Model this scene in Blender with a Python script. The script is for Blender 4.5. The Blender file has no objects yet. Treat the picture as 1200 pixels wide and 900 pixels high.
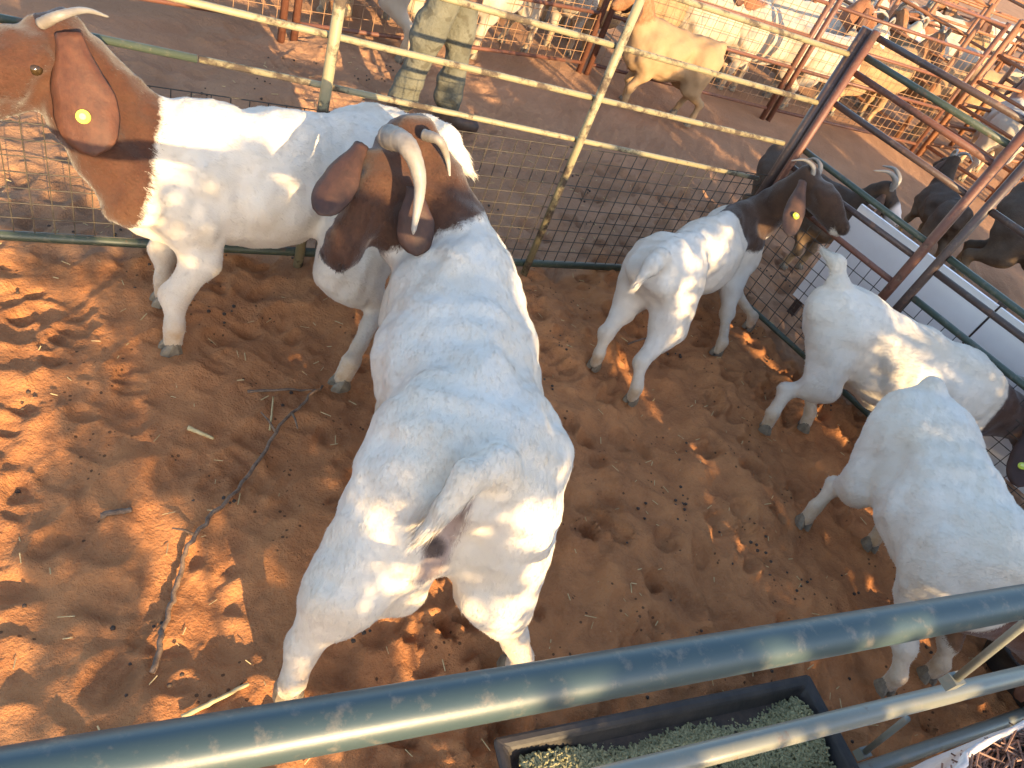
import bpy, bmesh, math, random, time
import numpy as np
from mathutils import Vector, Matrix
T0 = time.time()
random.seed(7); RNG = np.random.default_rng(11)
sc = bpy.context.scene
C = sc.collection
R = math.radians

# ------------------------------------------------------------ camera
CAM_H, FPX, PITCH, ROLL = 1.70, 840.0, 41.0, 25.3      # photo is 1200 x 900
p_, r_ = R(PITCH), R(ROLL)
FWD = np.array([0, math.cos(p_), -math.sin(p_)]); RT0 = np.array([1.0, 0, 0]); UP0 = np.cross(RT0, FWD)
RT = RT0*math.cos(r_) + UP0*math.sin(r_); UP = -RT0*math.sin(r_) + UP0*math.cos(r_)
cd = bpy.data.cameras.new('camera'); cam = bpy.data.objects.new('camera', cd); C.objects.link(cam)
cd.sensor_fit = 'HORIZONTAL'; cd.sensor_width = 36; cd.lens = FPX/1200*36
cd.clip_start = .02; cd.clip_end = 500
m = Matrix.Identity(4)
for i in range(3):
    m[i][0] = RT[i]; m[i][1] = UP[i]; m[i][2] = -FWD[i]
m[2][3] = CAM_H
cam.matrix_world = m
sc.camera = cam
def ray(px, py): return FWD + RT*(px-600)/FPX - UP*(py-450)/FPX
def at(px, py, z=0.0):                                  # point of height z seen at a photo pixel
    d = ray(px, py); t = (z-CAM_H)/d[2]
    return Vector(np.array([0, 0, CAM_H]) + d*t)
def onplane(px, py, A, B):                              # point of a vertical plane seen at a photo pixel
    n = np.array([-(B[1]-A[1]), B[0]-A[0], 0.0]); d = ray(px, py)
    O = np.array([0, 0, CAM_H]); t = ((np.array(A)-O) @ n)/(d @ n)
    return Vector(O + d*t)

# ------------------------------------------------------------ sky, sun, exposure
SUN_AZ = Vector((0.70, -0.71, 0)); SUN_EL = R(16)
w = bpy.data.worlds.new('World'); sc.world = w; w.use_nodes = True
nt = w.node_tree
sky = nt.nodes.new('ShaderNodeTexSky'); sky.sky_type = 'NISHITA'; sky.sun_disc = False
sky.sun_elevation = SUN_EL; sky.sun_rotation = math.atan2(SUN_AZ.x, SUN_AZ.y)
sky.altitude = 900; sky.air_density = 1.0; sky.dust_density = 2.0
nt.links.new(sky.outputs['Color'], nt.nodes['Background'].inputs['Color'])
nt.nodes['Background'].inputs['Strength'].default_value = 0.15
sd = bpy.data.lights.new('sun', 'SUN'); sd.energy = 3.8; sd.angle = R(0.4); sd.color = (1.0, 0.72, 0.37)
so = bpy.data.objects.new('sun', sd); C.objects.link(so)
sv = Vector((SUN_AZ.x*math.cos(SUN_EL), SUN_AZ.y*math.cos(SUN_EL), math.sin(SUN_EL)))
so.rotation_euler = sv.to_track_quat('Z', 'Y').to_euler(); so.location = sv*30
sc.view_settings.view_transform = 'Standard'; sc.view_settings.look = 'None'
sc.view_settings.gamma = 1.0; sc.view_settings.exposure = 1.88

# ------------------------------------------------------------ materials
def rgb(h):
    h = h.lstrip('#'); v = [int(h[i:i+2], 16)/255 for i in (0, 2, 4)]
    return tuple(c/12.92 if c < .04045 else ((c+.055)/1.055)**2.4 for c in v)+(1,)
class NT:
    def __init__(s, name):
        s.m = bpy.data.materials.new(name); s.m.use_nodes = True; s.t = s.m.node_tree; s.b = s.t.nodes['Principled BSDF']
        s.tc = s.t.nodes.new('ShaderNodeTexCoord')
    def n(s, typ, **kw):
        o = s.t.nodes.new(typ)
        for k, v in kw.items(): setattr(o, k, v)
        return o
    def l(s, a, b): s.t.links.new(a, b)
    def noise(s, scale, detail=4, rough=.55, vec=None, dist=0):
        o = s.n('ShaderNodeTexNoise'); o.inputs['Scale'].default_value = scale; o.inputs['Detail'].default_value = detail
        o.inputs['Roughness'].default_value = rough; o.inputs['Distortion'].default_value = dist
        s.l(vec if vec is not None else s.tc.outputs['Object'], o.inputs['Vector']); return o.outputs['Fac']
    def ramp(s, fac, stops):
        o = s.n('ShaderNodeValToRGB'); e = o.color_ramp.elements
        e[0].position, e[0].color = stops[0]; e[1].position, e[1].color = stops[1]
        for p, c in stops[2:]:
            x = e.new(p); x.color = c
        s.l(fac, o.inputs['Fac']); return o.outputs['Color']
    def mix(s, fac, a, b, mode='MIX'):
        o = s.n('ShaderNodeMix', data_type='RGBA', blend_type=mode)
        for v, k in ((fac, 0), (a, 6), (b, 7)):
            if hasattr(v, 'links'): s.l(v, o.inputs[k])
            else: o.inputs[k].default_value = v
        return o.outputs[2]
    def attr(s, name):
        o = s.n('ShaderNodeAttribute'); o.attribute_name = name; return o
    def math(s, op, a, b=0.0):
        o = s.n('ShaderNodeMath', operation=op)
        for v, k in ((a, 0), (b, 1)):
            if hasattr(v, 'links'): s.l(v, o.inputs[k])
            else: o.inputs[k].default_value = v
        return o.outputs[0]
    def bump(s, h, strength=.4, dist=.01):
        o = s.n('ShaderNodeBump'); o.inputs['Strength'].default_value = strength; o.inputs['Distance'].default_value = dist
        s.l(h, o.inputs['Height']); s.l(o.outputs['Normal'], s.b.inputs['Normal'])
    def fin(s, col=None, rough=.7, metal=0, spec=None):
        if col is not None:
            if hasattr(col, 'links'): s.l(col, s.b.inputs['Base Color'])
            else: s.b.inputs['Base Color'].default_value = col
        if hasattr(rough, 'links'): s.l(rough, s.b.inputs['Roughness'])
        else: s.b.inputs['Roughness'].default_value = rough
        s.b.inputs['Metallic'].default_value = metal
        if spec is not None: s.b.inputs['Specular IOR Level'].default_value = spec
        return s.m

def mat_sand():
    s = NT('sand'); P = s.tc.outputs['Object']
    a = s.noise(1.3, 5, .6); b = s.noise(9, 6, .65); c = s.noise(160, 3, .7)
    col = s.ramp(a, [(.3, (.43, .165, .060, 1)), (.7, (.56, .245, .096, 1))])
    col = s.mix(s.ramp(b, [(.40, (0, 0, 0, 1)), (.68, (1, 1, 1, 1))]), col, (.31, .120, .048, 1))
    col = s.mix(s.ramp(c, [(.35, (.0, .0, .0, 1)), (.75, (.5, .5, .5, 1))]), col, (.46, .23, .11, 1))
    v = s.n('ShaderNodeTexVoronoi'); v.inputs['Scale'].default_value = 38; s.l(P, v.inputs['Vector'])
    dark = s.math('LESS_THAN', v.outputs['Distance'], .17)
    gate = s.math('GREATER_THAN', s.noise(6, 3), .56)
    col = s.mix(s.math('MULTIPLY', s.math('MULTIPLY', dark, gate), .75), col, (.05, .028, .018, 1))
    # past the pen the trampled alley is a paler greyer sand
    far = s.attr('alley').outputs['Fac']
    alley = s.ramp(s.noise(2.2, 6, .6), [(.3, (.31, .165, .090, 1)), (.7, (.42, .23, .13, 1))])
    col = s.mix(far, col, alley)
    h = s.math('ADD', s.math('MULTIPLY', s.noise(34, 6, .7), 1.0), s.math('MULTIPLY', c, .25))
    s.bump(h, 1.0, .016)
    return s.fin(col, .95, 0, .15)
def mat_coat(name, white, brown, dirt=(.42, .26, .13, 1)):
    s = NT(name); P = s.tc.outputs['Object']
    br = s.attr('brown').outputs['Fac']; di = s.attr('dirt').outputs['Fac']; pk = s.attr('skin_shade').outputs['Fac']; dk = s.attr('dark').outputs['Fac']
    big = s.noise(5, 4); fine = s.noise(130, 4, .7)
    mp = s.n('ShaderNodeMapping'); mp.inputs['Scale'].default_value = (60, 60, 260); s.l(P, mp.inputs['Vector'])
    fur = s.noise(1.0, 3, .6, mp.outputs['Vector'], 1.5)
    wcol = s.mix(s.ramp(big, [(.35, (0, 0, 0, 1)), (.75, (1, 1, 1, 1))]), white, tuple(x*y for x, y in zip(white[:3], (.88, .83, .76)))+(1,))
    wcol = s.mix(s.math('MULTIPLY', s.ramp(fur, [(.3, (0, 0, 0, 1)), (.8, (1, 1, 1, 1))]), .10), wcol, (.47, .41, .34, 1))
    bcol = s.mix(s.ramp(fine, [(.3, (0, 0, 0, 1)), (.75, (1, 1, 1, 1))]), brown, tuple(min(1, x*1.9) for x in brown[:3])+(1,))
    brn = s.math('ADD', br, s.math('MULTIPLY', s.math('SUBTRACT', s.noise(38, 4, .65), .5), .45))
    m1 = s.ramp(brn, [(.40, (0, 0, 0, 1)), (.62, (1, 1, 1, 1))])
    col = s.mix(m1, wcol, bcol)
    dn = s.math('MULTIPLY', di, s.math('ADD', s.math('MULTIPLY', s.noise(18, 5, .7), 1.3), .1))
    col = s.mix(dn, col, dirt)
    col = s.mix(s.attr('muzzle').outputs['Fac'], col, (.62, .52, .46, 1))
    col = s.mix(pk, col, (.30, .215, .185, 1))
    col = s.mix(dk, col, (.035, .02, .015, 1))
    s.bump(s.math('ADD', s.math('MULTIPLY', fine, .5), fur), .28, .004)
    s.b.inputs['Sheen Weight'].default_value = .25 if white[0] > .3 else 0; s.b.inputs['Sheen Roughness'].default_value = .5
    return s.fin(col, .75, 0, .2)
def mat_simple(name, a, b, scale=20, rough=.6, metal=0, bump=.2, bd=.003, spec=None):
    s = NT(name); f = s.noise(scale, 5, .6)
    s.bump(s.noise(scale*3, 4, .6), bump, bd)
    return s.fin(s.ramp(f, [(.32, a), (.72, b)]), rough, metal, spec)
def mat_paint(name, paint, rust, amount=.5, rough=.42):
    s = NT(name); f = s.noise(11, 7, .7); g = s.noise(3, 3)
    k = s.ramp(f, [(amount, (0, 0, 0, 1)), (amount+.09, (1, 1, 1, 1))])
    pc = s.mix(g, paint, tuple(x*.7 for x in paint[:3])+(1,))
    col = s.mix(k, pc, rust)
    dust = s.ramp(s.noise(45, 5, .7), [(.55, (0, 0, 0, 1)), (.8, (.35, .35, .35, 1))])
    col = s.mix(dust, col, (.42, .30, .20, 1))
    rg = s.math('ADD', s.math('MULTIPLY', k, .35), rough)
    s.bump(f, .25, .002)
    return s.fin(col, rg, 0, .5)
M = {}
M['sand'] = mat_sand()
M['coat'] = mat_coat('boer_coat', (.70, .645, .56, 1), (.070, .020, .009, 1))
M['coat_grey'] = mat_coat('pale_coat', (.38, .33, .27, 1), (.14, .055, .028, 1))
M['coat_tan'] = mat_coat('tan_coat', (.30, .19, .10, 1), (.15, .065, .03, 1))
M['coat_dark'] = mat_coat('dark_coat', (.036, .022, .018, 1), (.022, .014, .011, 1))
M['ear'] = mat_simple('ear_skin', (.060, .019, .0085, 1), (.110, .038, .016, 1), 40, .7, 0, .4, .003)
M['ear_pale'] = mat_simple('pale_ear_skin', (.66, .52, .42, 1), (.76, .66, .56, 1), 40, .7)
M['ear_dark'] = mat_simple('dark_ear_skin', (.05, .025, .015, 1), (.09, .04, .022, 1), 40, .7)
M['ear_brown'] = mat_simple('brown_ear_skin', (.036, .0155, .010, 1), (.065, .026, .015, 1), 40, .7, 0, .4, .003)
M['coat_brown'] = mat_coat('dark_headed_coat', (.70, .645, .56, 1), (.030, .0090, .0046, 1))
M['coat_umber'] = mat_coat('umber_headed_coat', (.70, .645, .56, 1), (.024, .010, .006, 1))
M['coat_red'] = mat_coat('red_headed_coat', (.70, .645, .56, 1), (.030, .0072, .0034, 1))
M['ear'].node_tree.nodes['Principled BSDF'].inputs['Subsurface Weight'].default_value = .25
M['ear'].node_tree.nodes['Principled BSDF'].inputs['Subsurface Radius'].default_value = (.02, .006, .003)
def mat_horn():
    s = NT('horn'); mp = s.n('ShaderNodeMapping'); uv = s.n('ShaderNodeUVMap')
    f = s.noise(30, 5, .6); a = s.attr('along').outputs['Fac']
    col = s.ramp(f, [(.3, (.11, .095, .085, 1)), (.7, (.22, .195, .17, 1))])
    col = s.mix(s.math('MULTIPLY', a, .6), col, (.36, .315, .26, 1))
    s.bump(s.noise(60, 3), .4, .003)
    return s.fin(col, .5)
M['horn'] = mat_horn()
M['hoof'] = mat_simple('hoof_keratin', (.11, .085, .06, 1), (.24, .19, .13, 1), 50, .55)
M['eye'] = mat_simple('eye', (.012, .008, .005, 1), (.05, .03, .012, 1), 60, .08, 0, 0, .001)
M['tag'] = mat_simple('tag_plastic', (.52, .56, .04, 1), (.60, .64, .08, 1), 30, .4, 0, .05)
M['tag_stud'] = mat_simple('tag_stud_plastic', (.62, .66, .16, 1), (.70, .72, .26, 1), 30, .35, 0, .05)
M['pipe_teal'] = mat_paint('teal_pipe_paint', (.042, .068, .073, 1), (.075, .07, .065, 1), .735, .40)
M['pipe_grey'] = mat_paint('grey_pipe_paint', (.20, .20, .165, 1), (.15, .085, .05, 1), .62, .30)
M['pipe_yellow'] = mat_paint('weathered_yellow_paint', (.30, .25, .14, 1), (.075, .052, .034, 1), .50, .55)
M['pipe_green'] = mat_paint('dark_green_pipe', (.060, .075, .050, 1), (.14, .08, .05, 1), .60, .45)
M['pipe_rust'] = mat_paint('rusty_red_pipe', (.155, .058, .034, 1), (.085, .042, .028, 1), .55, .55)
M['pipe_brown'] = mat_paint('brown_pipe', (.080, .047, .037, 1), (.16, .08, .048, 1), .58, .45)
M['wire'] = mat_simple('mesh_wire', (.035, .03, .024, 1), (.09, .07, .05, 1), 30, .6, .2)
M['wire_rust'] = mat_simple('rusty_wire', (.26, .13, .065, 1), (.38, .22, .11, 1), 30, .6)
M['rubber'] = mat_simple('black_rubber', (.016, .013, .012, 1), (.05, .038, .03, 1), 14, .6, 0, .4, .004)
M['pellet'] = mat_simple('feed_pellet', (.16, .145, .065, 1), (.38, .335, .175, 1), 90, .9)
M['white_board'] = mat_simple('white_sheet', (.74, .69, .66, 1), (.82, .78, .75, 1), 4, .6, 0, .1)
M['bark'] = mat_simple('branch_bark', (.10, .06, .038, 1), (.26, .17, .11, 1), 60, .85, 0, .8, .004)
M['straw'] = mat_simple('straw', (.45, .31, .13, 1), (.62, .47, .24, 1), 40, .8)
M['dung'] = mat_simple('dung', (.03, .02, .014, 1), (.075, .045, .028, 1), 60, .8)
M['leaf'] = mat_simple('leaf', (.045, .075, .022, 1), (.09, .12, .04, 1), 8, .6)
M['sack'] = mat_simple('woven_sack', (.66, .54, .47, 1), (.76, .66, .60, 1), 90, .8, 0, .5)
M['skin'] = mat_simple('skin', (.14, .07, .045, 1), (.19, .10, .065, 1), 20, .55)
M['boot'] = mat_simple('boot_leather', (.035, .02, .014, 1), (.08, .045, .03, 1), 30, .6)
def mat_camo():
    s = NT('olive_cloth'); f = s.noise(9, 3, .5); g = s.noise(16, 3, .5)
    col = s.ramp(f, [(.40, (.115, .112, .088, 1)), (.60, (.140, .134, .104, 1))])
    col = s.mix(s.ramp(g, [(.58, (0, 0, 0, 1)), (.62, (1, 1, 1, 1))]), col, (.095, .088, .066, 1))
    s.bump(s.noise(22, 4), .8, .02)
    return s.fin(col, .9, 0, .1)
M['camo'] = mat_camo()

# ------------------------------------------------------------ object helpers
def tag(o, label=None, cat=None, group=None, kind=None):
    for k, v in (('label', label), ('category', cat), ('group', group), ('kind', kind)):
        if v: o[k] = v
    return o
def empty(name, loc, label=None, cat=None, group=None):
    o = bpy.data.objects.new(name, None); C.objects.link(o); o.location = loc; o.empty_display_size = .1
    return tag(o, label, cat, group)
def mesh_obj(name, me, mat, parent=None, smooth=True):
    o = bpy.data.objects.new(name, me); C.objects.link(o)
    if mat is not None:
        me.materials.clear(); me.materials.append(mat)
    if smooth: me.polygons.foreach_set('use_smooth', [True]*len(me.polygons))
    if parent is not None:
        o.parent = parent
        o.matrix_parent_inverse = parent_inv(parent)
    return o
def parent_inv(p):
    mw = Matrix.Translation(p.location) @ p.rotation_euler.to_matrix().to_4x4()
    if p.parent: mw = Matrix.Identity(4)
    return mw.inverted()
def np_mesh(name, V, F):
    me = bpy.data.meshes.new(name); me.from_pydata([tuple(v) for v in V], [], [tuple(f) for f in F]); me.update(); return me
def frame_of(d):
    d = d.normalized(); a = Vector((0, 0, 1)) if abs(d.z) < .9 else Vector((1, 0, 0))
    x = d.cross(a).normalized(); return x, d.cross(x)
def tube(pts, rad, n=12, cap=True, wob=0):
    """tapered tube through the points; rad is one radius or one per point"""
    pts = [Vector(p) for p in pts]; V = []; F = []
    if not hasattr(rad, '__len__'): rad = [rad]*len(pts)
    x = None
    for i, p in enumerate(pts):
        d = (pts[min(i+1, len(pts)-1)]-pts[max(i-1, 0)]).normalized()
        if x is None: x, y = frame_of(d)
        else:
            x = (x-d*x.dot(d)).normalized()
        y = d.cross(x)
        for k in range(n):
            a = 2*math.pi*k/n; rr = rad[i]*(1+wob*random.uniform(-1, 1))
            V.append(p+x*math.cos(a)*rr+y*math.sin(a)*rr)
    for i in range(len(pts)-1):
        for k in range(n):
            F.append((i*n+k, i*n+(k+1) % n, (i+1)*n+(k+1) % n, (i+1)*n+k))
    if cap:
        F.append(tuple(reversed(range(n)))); F.append(tuple((len(pts)-1)*n+k for k in range(n)))
    return V, F
def join(*parts):
    V = []; F = []
    for v, f in parts:
        o = len(V); V += list(v); F += [tuple(i+o for i in q) for q in f]
    return V, F
def boxm(c, x, y, z):
    """box round centre c with half-axis vectors"""
    c, x, y, z = map(Vector, (c, x, y, z))
    V = [c+x*a+y*b+z*d for a in (-1, 1) for b in (-1, 1) for d in (-1, 1)]
    F = [(0, 1, 3, 2), (4, 6, 7, 5), (0, 4, 5, 1), (2, 3, 7, 6), (0, 2, 6, 4), (1, 5, 7, 3)]
    return V, F
def lerp(a, b, t): return Vector(a)*(1-t)+Vector(b)*t
def bez(pts, n=14):
    """Catmull-Rom through the points"""
    P = [Vector(p) for p in pts]; P = [P[0]*2-P[1]]+P+[P[-1]*2-P[-2]]; out = []
    for i in range(1, len(P)-2):
        for k in range(n):
            t = k/n; a, b, c, d = P[i-1:i+3]
            out.append(.5*((2*b)+(c-a)*t+(2*a-5*b+4*c-d)*t*t+(3*b-a-3*c+d)*t**3))
    out.append(P[-2]); return out
def vnoise(X, Y, seed, sx=1.0, sy=None):
    sy = sx if sy is None else sy
    g = np.random.default_rng(seed).random((257, 257)); g[256] = g[0]; g[:, 256] = g[:, 0]
    x = X*sx+1000.3; y = Y*sy+1000.7; xi = np.floor(x).astype(int); yi = np.floor(y).astype(int); fx = x-xi; fy = y-yi
    fx = fx*fx*fx*(fx*(fx*6-15)+10); fy = fy*fy*fy*(fy*(fy*6-15)+10); xi %= 256; yi %= 256
    return (g[xi, yi]*(1-fx)+g[xi+1, yi]*fx)*(1-fy)+(g[xi, yi+1]*(1-fx)+g[xi+1, yi+1]*fx)*fy

# ------------------------------------------------------------ pen layout
FA = np.array(at(0, 280, .03)); FB = np.array(at(615, 318, 0)); FA[2] = FB[2] = 0       # far fence line
CO = Vector((.6625, 3.322, 0))                                                   # far right corner
fdir = Vector((FB-FA)).normalized(); fnor = Vector((-fdir.y, fdir.x, 0))         # fnor points away from us
RD = Vector((math.cos(R(-36)), math.sin(R(-36)), 0)); rnor = Vector((-RD.y, RD.x, 0))
def sfar(p): return (Vector((p[0], p[1], 0))-CO).dot(fdir)
def sright(p): return (Vector((p[0], p[1], 0))-CO).dot(RD)

# ------------------------------------------------------------ ground
def sstep(x, a, b):
    t = np.clip((x-a)/(b-a), 0, 1); return t*t*(3-2*t)
def build_ground():
    def axis(a, b, step, lo, hi):
        core = list(np.arange(a, b+step/2, step)); s = step; x = core[-1]
        while x < hi: s *= 1.16; x += s; core.append(x)
        s = step; x = core[0]; left = []
        while x > lo: s *= 1.16; x -= s; left.append(x)
        return np.array(left[::-1]+core)
    xs = axis(-2.1, 2.7, .0105, -160, 160); ys = axis(.2, 4.3, .0105, -120, 200)
    X, Y = np.meshgrid(xs, ys, indexing='ij')
    Z = np.zeros_like(X)
    core = np.clip(1-np.maximum(np.maximum(-2.2-X, X-2.9), np.maximum(-.1-Y, Y-4.6))/1.5, 0, 1)
    # trodden lumps
    for sx, amp, sd in ((3.1, .030, 1), (6.7, .026, 2), (13, .014, 3), (27, .007, 4), (55, .003, 5)):
        n = vnoise(X, Y, sd, sx); Z += amp*(n-.5)*2*(.25+.75*core)*np.where(sx > 5, .55+.45*sstep(X, -.5, .3), 1)
    ridge = 1-np.abs(vnoise(X, Y, 8, 9)-.5)*2; Z += .012*core*(ridge**4)
    # hoof prints: paired dents with a pushed-up rim
    rng = np.random.default_rng(5)
    for k in range(1150):
        hx = rng.uniform(-2.0, 2.6); hy = rng.uniform(.3, 4.2); a = rng.uniform(0, math.pi); r1 = rng.uniform(.030, .055); r2 = r1*rng.uniform(.55, .8)
        d = rng.uniform(.010, .030)*(.55 if hx < -.15 else 1.25)
        i0, i1 = np.searchsorted(xs, [hx-.16, hx+.16]); j0, j1 = np.searchsorted(ys, [hy-.16, hy+.16])
        dx = X[i0:i1, j0:j1]-hx; dy = Y[i0:i1, j0:j1]-hy
        u = (dx*math.cos(a)+dy*math.sin(a))/r1; v = (-dx*math.sin(a)+dy*math.cos(a))/r2; q = np.sqrt(u*u+v*v)
        if k % 2:                                           # cloven print: two toes side by side
            w2 = r1*.42; v2 = (np.abs(-dx*math.sin(a)+dy*math.cos(a))-w2*1.05)/w2; q2 = np.sqrt(u*u+v2*v2)
            Z[i0:i1, j0:j1] += -d*.8*np.exp(-(q2**4)*.9)+d*.35*np.exp(-((q-1.5)/.3)**2)
            continue
        Z[i0:i1, j0:j1] += -d*np.exp(-(q**4)*.9)+d*.55*np.exp(-((q-1.35)/.32)**2)*(.6+.4*np.sin(3*np.arctan2(v, u)+k))
    Z -= .012
    al = ((X-FA[0])*fnor.x+(Y-FA[1])*fnor.y); ar = (X-CO.x)*rnor.x+(Y-CO.y)*rnor.y
    alley = np.clip(np.maximum(al, ar)/.18+.3+(vnoise(X, Y, 21, 5)-.5)*1.4, 0, 1)
    nx, ny = X.shape
    V = np.stack([X, Y, Z], -1).reshape(-1, 3)
    idx = np.arange(nx*ny).reshape(nx, ny)
    F = np.stack([idx[:-1, :-1], idx[1:, :-1], idx[1:, 1:], idx[:-1, 1:]], -1).reshape(-1, 4)
    me = bpy.data.meshes.new('ground'); me.vertices.add(len(V)); me.vertices.foreach_set('co', V.astype(np.float32).ravel())
    me.loops.add(F.size); me.loops.foreach_set('vertex_index', F.ravel().astype(np.int32))
    me.polygons.add(len(F)); me.polygons.foreach_set('loop_start', np.arange(0, F.size, 4, dtype=np.int32))
    at_ = me.attributes.new('alley', 'FLOAT', 'POINT'); at_.data.foreach_set('value', alley.ravel().astype(np.float32))
    me.update(calc_edges=True)
    o = mesh_obj('ground', me, M['sand']); tag(o, kind='structure')
    return xs, ys, Z
GX, GY, GZ = build_ground()
def gz(x, y):
    i = min(max(np.searchsorted(GX, x), 1), len(GX)-1); j = min(max(np.searchsorted(GY, y), 1), len(GY)-1)
    return float(GZ[i-1, j-1])

# ------------------------------------------------------------ SDF animal modeller
class SDF:
    def __init__(s, lo, hi, h):
        s.h = h; s.lo = np.array(lo); s.n = np.ceil((np.array(hi)-s.lo)/h).astype(int)+1
        s.F = np.full(s.n, 1.0, np.float32)
        s.ax = [s.lo[i]+h*np.arange(s.n[i]) for i in range(3)]
    def sub(s, lo, hi):
        a = np.maximum(np.floor((np.array(lo)-s.lo)/s.h).astype(int), 0); b = np.minimum(np.ceil((np.array(hi)-s.lo)/s.h).astype(int)+1, s.n)
        if (b <= a).any(): return None
        sl = tuple(slice(a[i], b[i]) for i in range(3))
        X, Y, Z = np.meshgrid(*[s.ax[i][sl[i]] for i in range(3)], indexing='ij')
        return sl, np.stack([X, Y, Z], -1)
    def add(s, sl, d, k):
        A = s.F[sl]
        hh = np.clip(.5+.5*(A-d)/k, 0, 1)
        s.F[sl] = A*(1-hh)+d*hh-k*hh*(1-hh)
    def carve(s, sl, d, k):
        A = s.F[sl]; d = -d
        hh = np.clip(.5-.5*(A-d)/k, 0, 1)
        s.F[sl] = A*(1-hh)+d*hh+k*hh*(1-hh)
    def cone(s, a, b, ra, rb, k=.03, cut=False):
        a = np.array(a, float); b = np.array(b, float); m = max(ra, rb)+k*1.5+s.h
        r = s.sub(np.minimum(a, b)-m, np.maximum(a, b)+m)
        if r is None: return
        sl, P = r; ab = b-a; t = np.clip(((P-a) @ ab)/(ab @ ab), 0, 1)
        d = np.linalg.norm(P-a-t[..., None]*ab, axis=-1)-(ra+(rb-ra)*t)
        (s.carve if cut else s.add)(sl, d.astype(np.float32), k)
    def ell(s, c, x, y, z, k=.04, cut=False):
        """ellipsoid with half-axis vectors x, y, z (orthogonal)"""
        c = np.array(c, float); A = [np.array(v, float) for v in (x, y, z)]; L = [np.linalg.norm(v) for v in A]; m = max(L)+k*1.5+s.h
        r = s.sub(c-m, c+m)
        if r is None: return
        sl, P = r; Q = P-c; U = np.stack([(Q @ (A[i]/L[i]))/L[i] for i in range(3)], -1)
        k0 = np.linalg.norm(U, axis=-1); k1 = np.linalg.norm(U/np.array(L), axis=-1)+1e-9
        d = k0*(k0-1)/k1
        (s.carve if cut else s.add)(sl, d.astype(np.float32), k)
    def chain(s, pts, rad, k=.03):
        for i in range(len(pts)-1): s.cone(pts[i], pts[i+1], rad[i], rad[i+1], k)
    def hit(s, px, py):
        d = ray(px, py); d = d/np.linalg.norm(d); O = np.array([0, 0, CAM_H])
        for t in np.arange(.3, 4, s.h*.4):
            i = np.round((O+d*t-s.lo)/s.h).astype(int)
            if (i >= 0).all() and (i < s.n).all() and s.F[tuple(i)] < 0: return O+d*t
        return None
    def mesh(s, name):
        F = s.F; ins = F < 0; n = s.n
        cs = [ins[i:n[0]-1+i, j:n[1]-1+j, k:n[2]-1+k] for i in (0, 1) for j in (0, 1) for k in (0, 1)]
        sm = np.sum(np.stack(cs), 0); act = (sm > 0) & (sm < 8)
        ci = np.argwhere(act); vid = np.full(act.shape, -1, np.int64); vid[act] = np.arange(len(ci))
        acc = np.zeros((len(ci), 3)); cnt = np.zeros(len(ci))
        corner = [(i, j, k) for i in (0, 1) for j in (0, 1) for k in (0, 1)]
        val = {c: F[ci[:, 0]+c[0], ci[:, 1]+c[1], ci[:, 2]+c[2]] for c in corner}
        for a in corner:
            for ax in range(3):
                if a[ax] == 0:
                    b = list(a); b[ax] = 1; b = tuple(b); va, vb = val[a], val[b]; msk = (va < 0) != (vb < 0)
                    t = np.where(msk, va/(va-vb+1e-12), 0); p = np.repeat(np.array(a, float)[None], len(ci), 0); p[:, ax] += t
                    acc += p*msk[:, None]; cnt += msk
        V = (ci+acc/np.maximum(cnt, 1)[:, None])*s.h+s.lo
        Q = []
        for ax in range(3):
            o1, o2 = [(1, 2), (2, 0), (0, 1)][ax]
            a = [slice(1, n[i]-1) for i in range(3)]; a[ax] = slice(0, n[ax]-1); b = list(a); b[ax] = slice(1, n[ax])
            A = ins[tuple(a)]; B = ins[tuple(b)]; e = np.argwhere(A != B)
            if not len(e): continue
            off = np.array([0 if i == ax else 1 for i in range(3)]); e = e+off; flip = ~ins[e[:, 0], e[:, 1], e[:, 2]]
            d1 = np.eye(3, dtype=int)[o1]; d2 = np.eye(3, dtype=int)[o2]
            g = lambda q: vid[q[:, 0], q[:, 1], q[:, 2]]
            q = np.stack([g(e-d1-d2), g(e-d2), g(e), g(e-d1)], -1)
            q[flip] = q[flip][:, ::-1]; Q.append(q)
        Q = np.concatenate(Q); Q = Q[(Q >= 0).all(1)]
        # two light smoothing passes
        for _ in range(2):
            S = np.zeros_like(V); N = np.zeros(len(V))
            for i in range(4):
                np.add.at(S, Q[:, i], V[Q[:, (i+1) % 4]]); np.add.at(N, Q[:, i], 1)
                np.add.at(S, Q[:, i], V[Q[:, (i-1) % 4]]); np.add.at(N, Q[:, i], 1)
            V = V*.5+.5*S/np.maximum(N, 1)[:, None]
        me = bpy.data.meshes.new(name); me.vertices.add(len(V)); me.vertices.foreach_set('co', V.astype(np.float32).ravel())
        me.loops.add(Q.size); me.loops.foreach_set('vertex_index', Q.ravel().astype(np.int32))
        me.polygons.add(len(Q)); me.polygons.foreach_set('loop_start', np.arange(0, Q.size, 4, dtype=np.int32))
        me.update(calc_edges=True)
        return me, V
def sstep(x, a, b):
    t = np.clip((x-a)/(b-a), 0, 1); return t*t*(3-2*t)
def set_attr(me, name, v):
    a = me.attributes.new(name, 'FLOAT', 'POINT'); a.data.foreach_set('value', np.asarray(v, np.float32))

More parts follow.
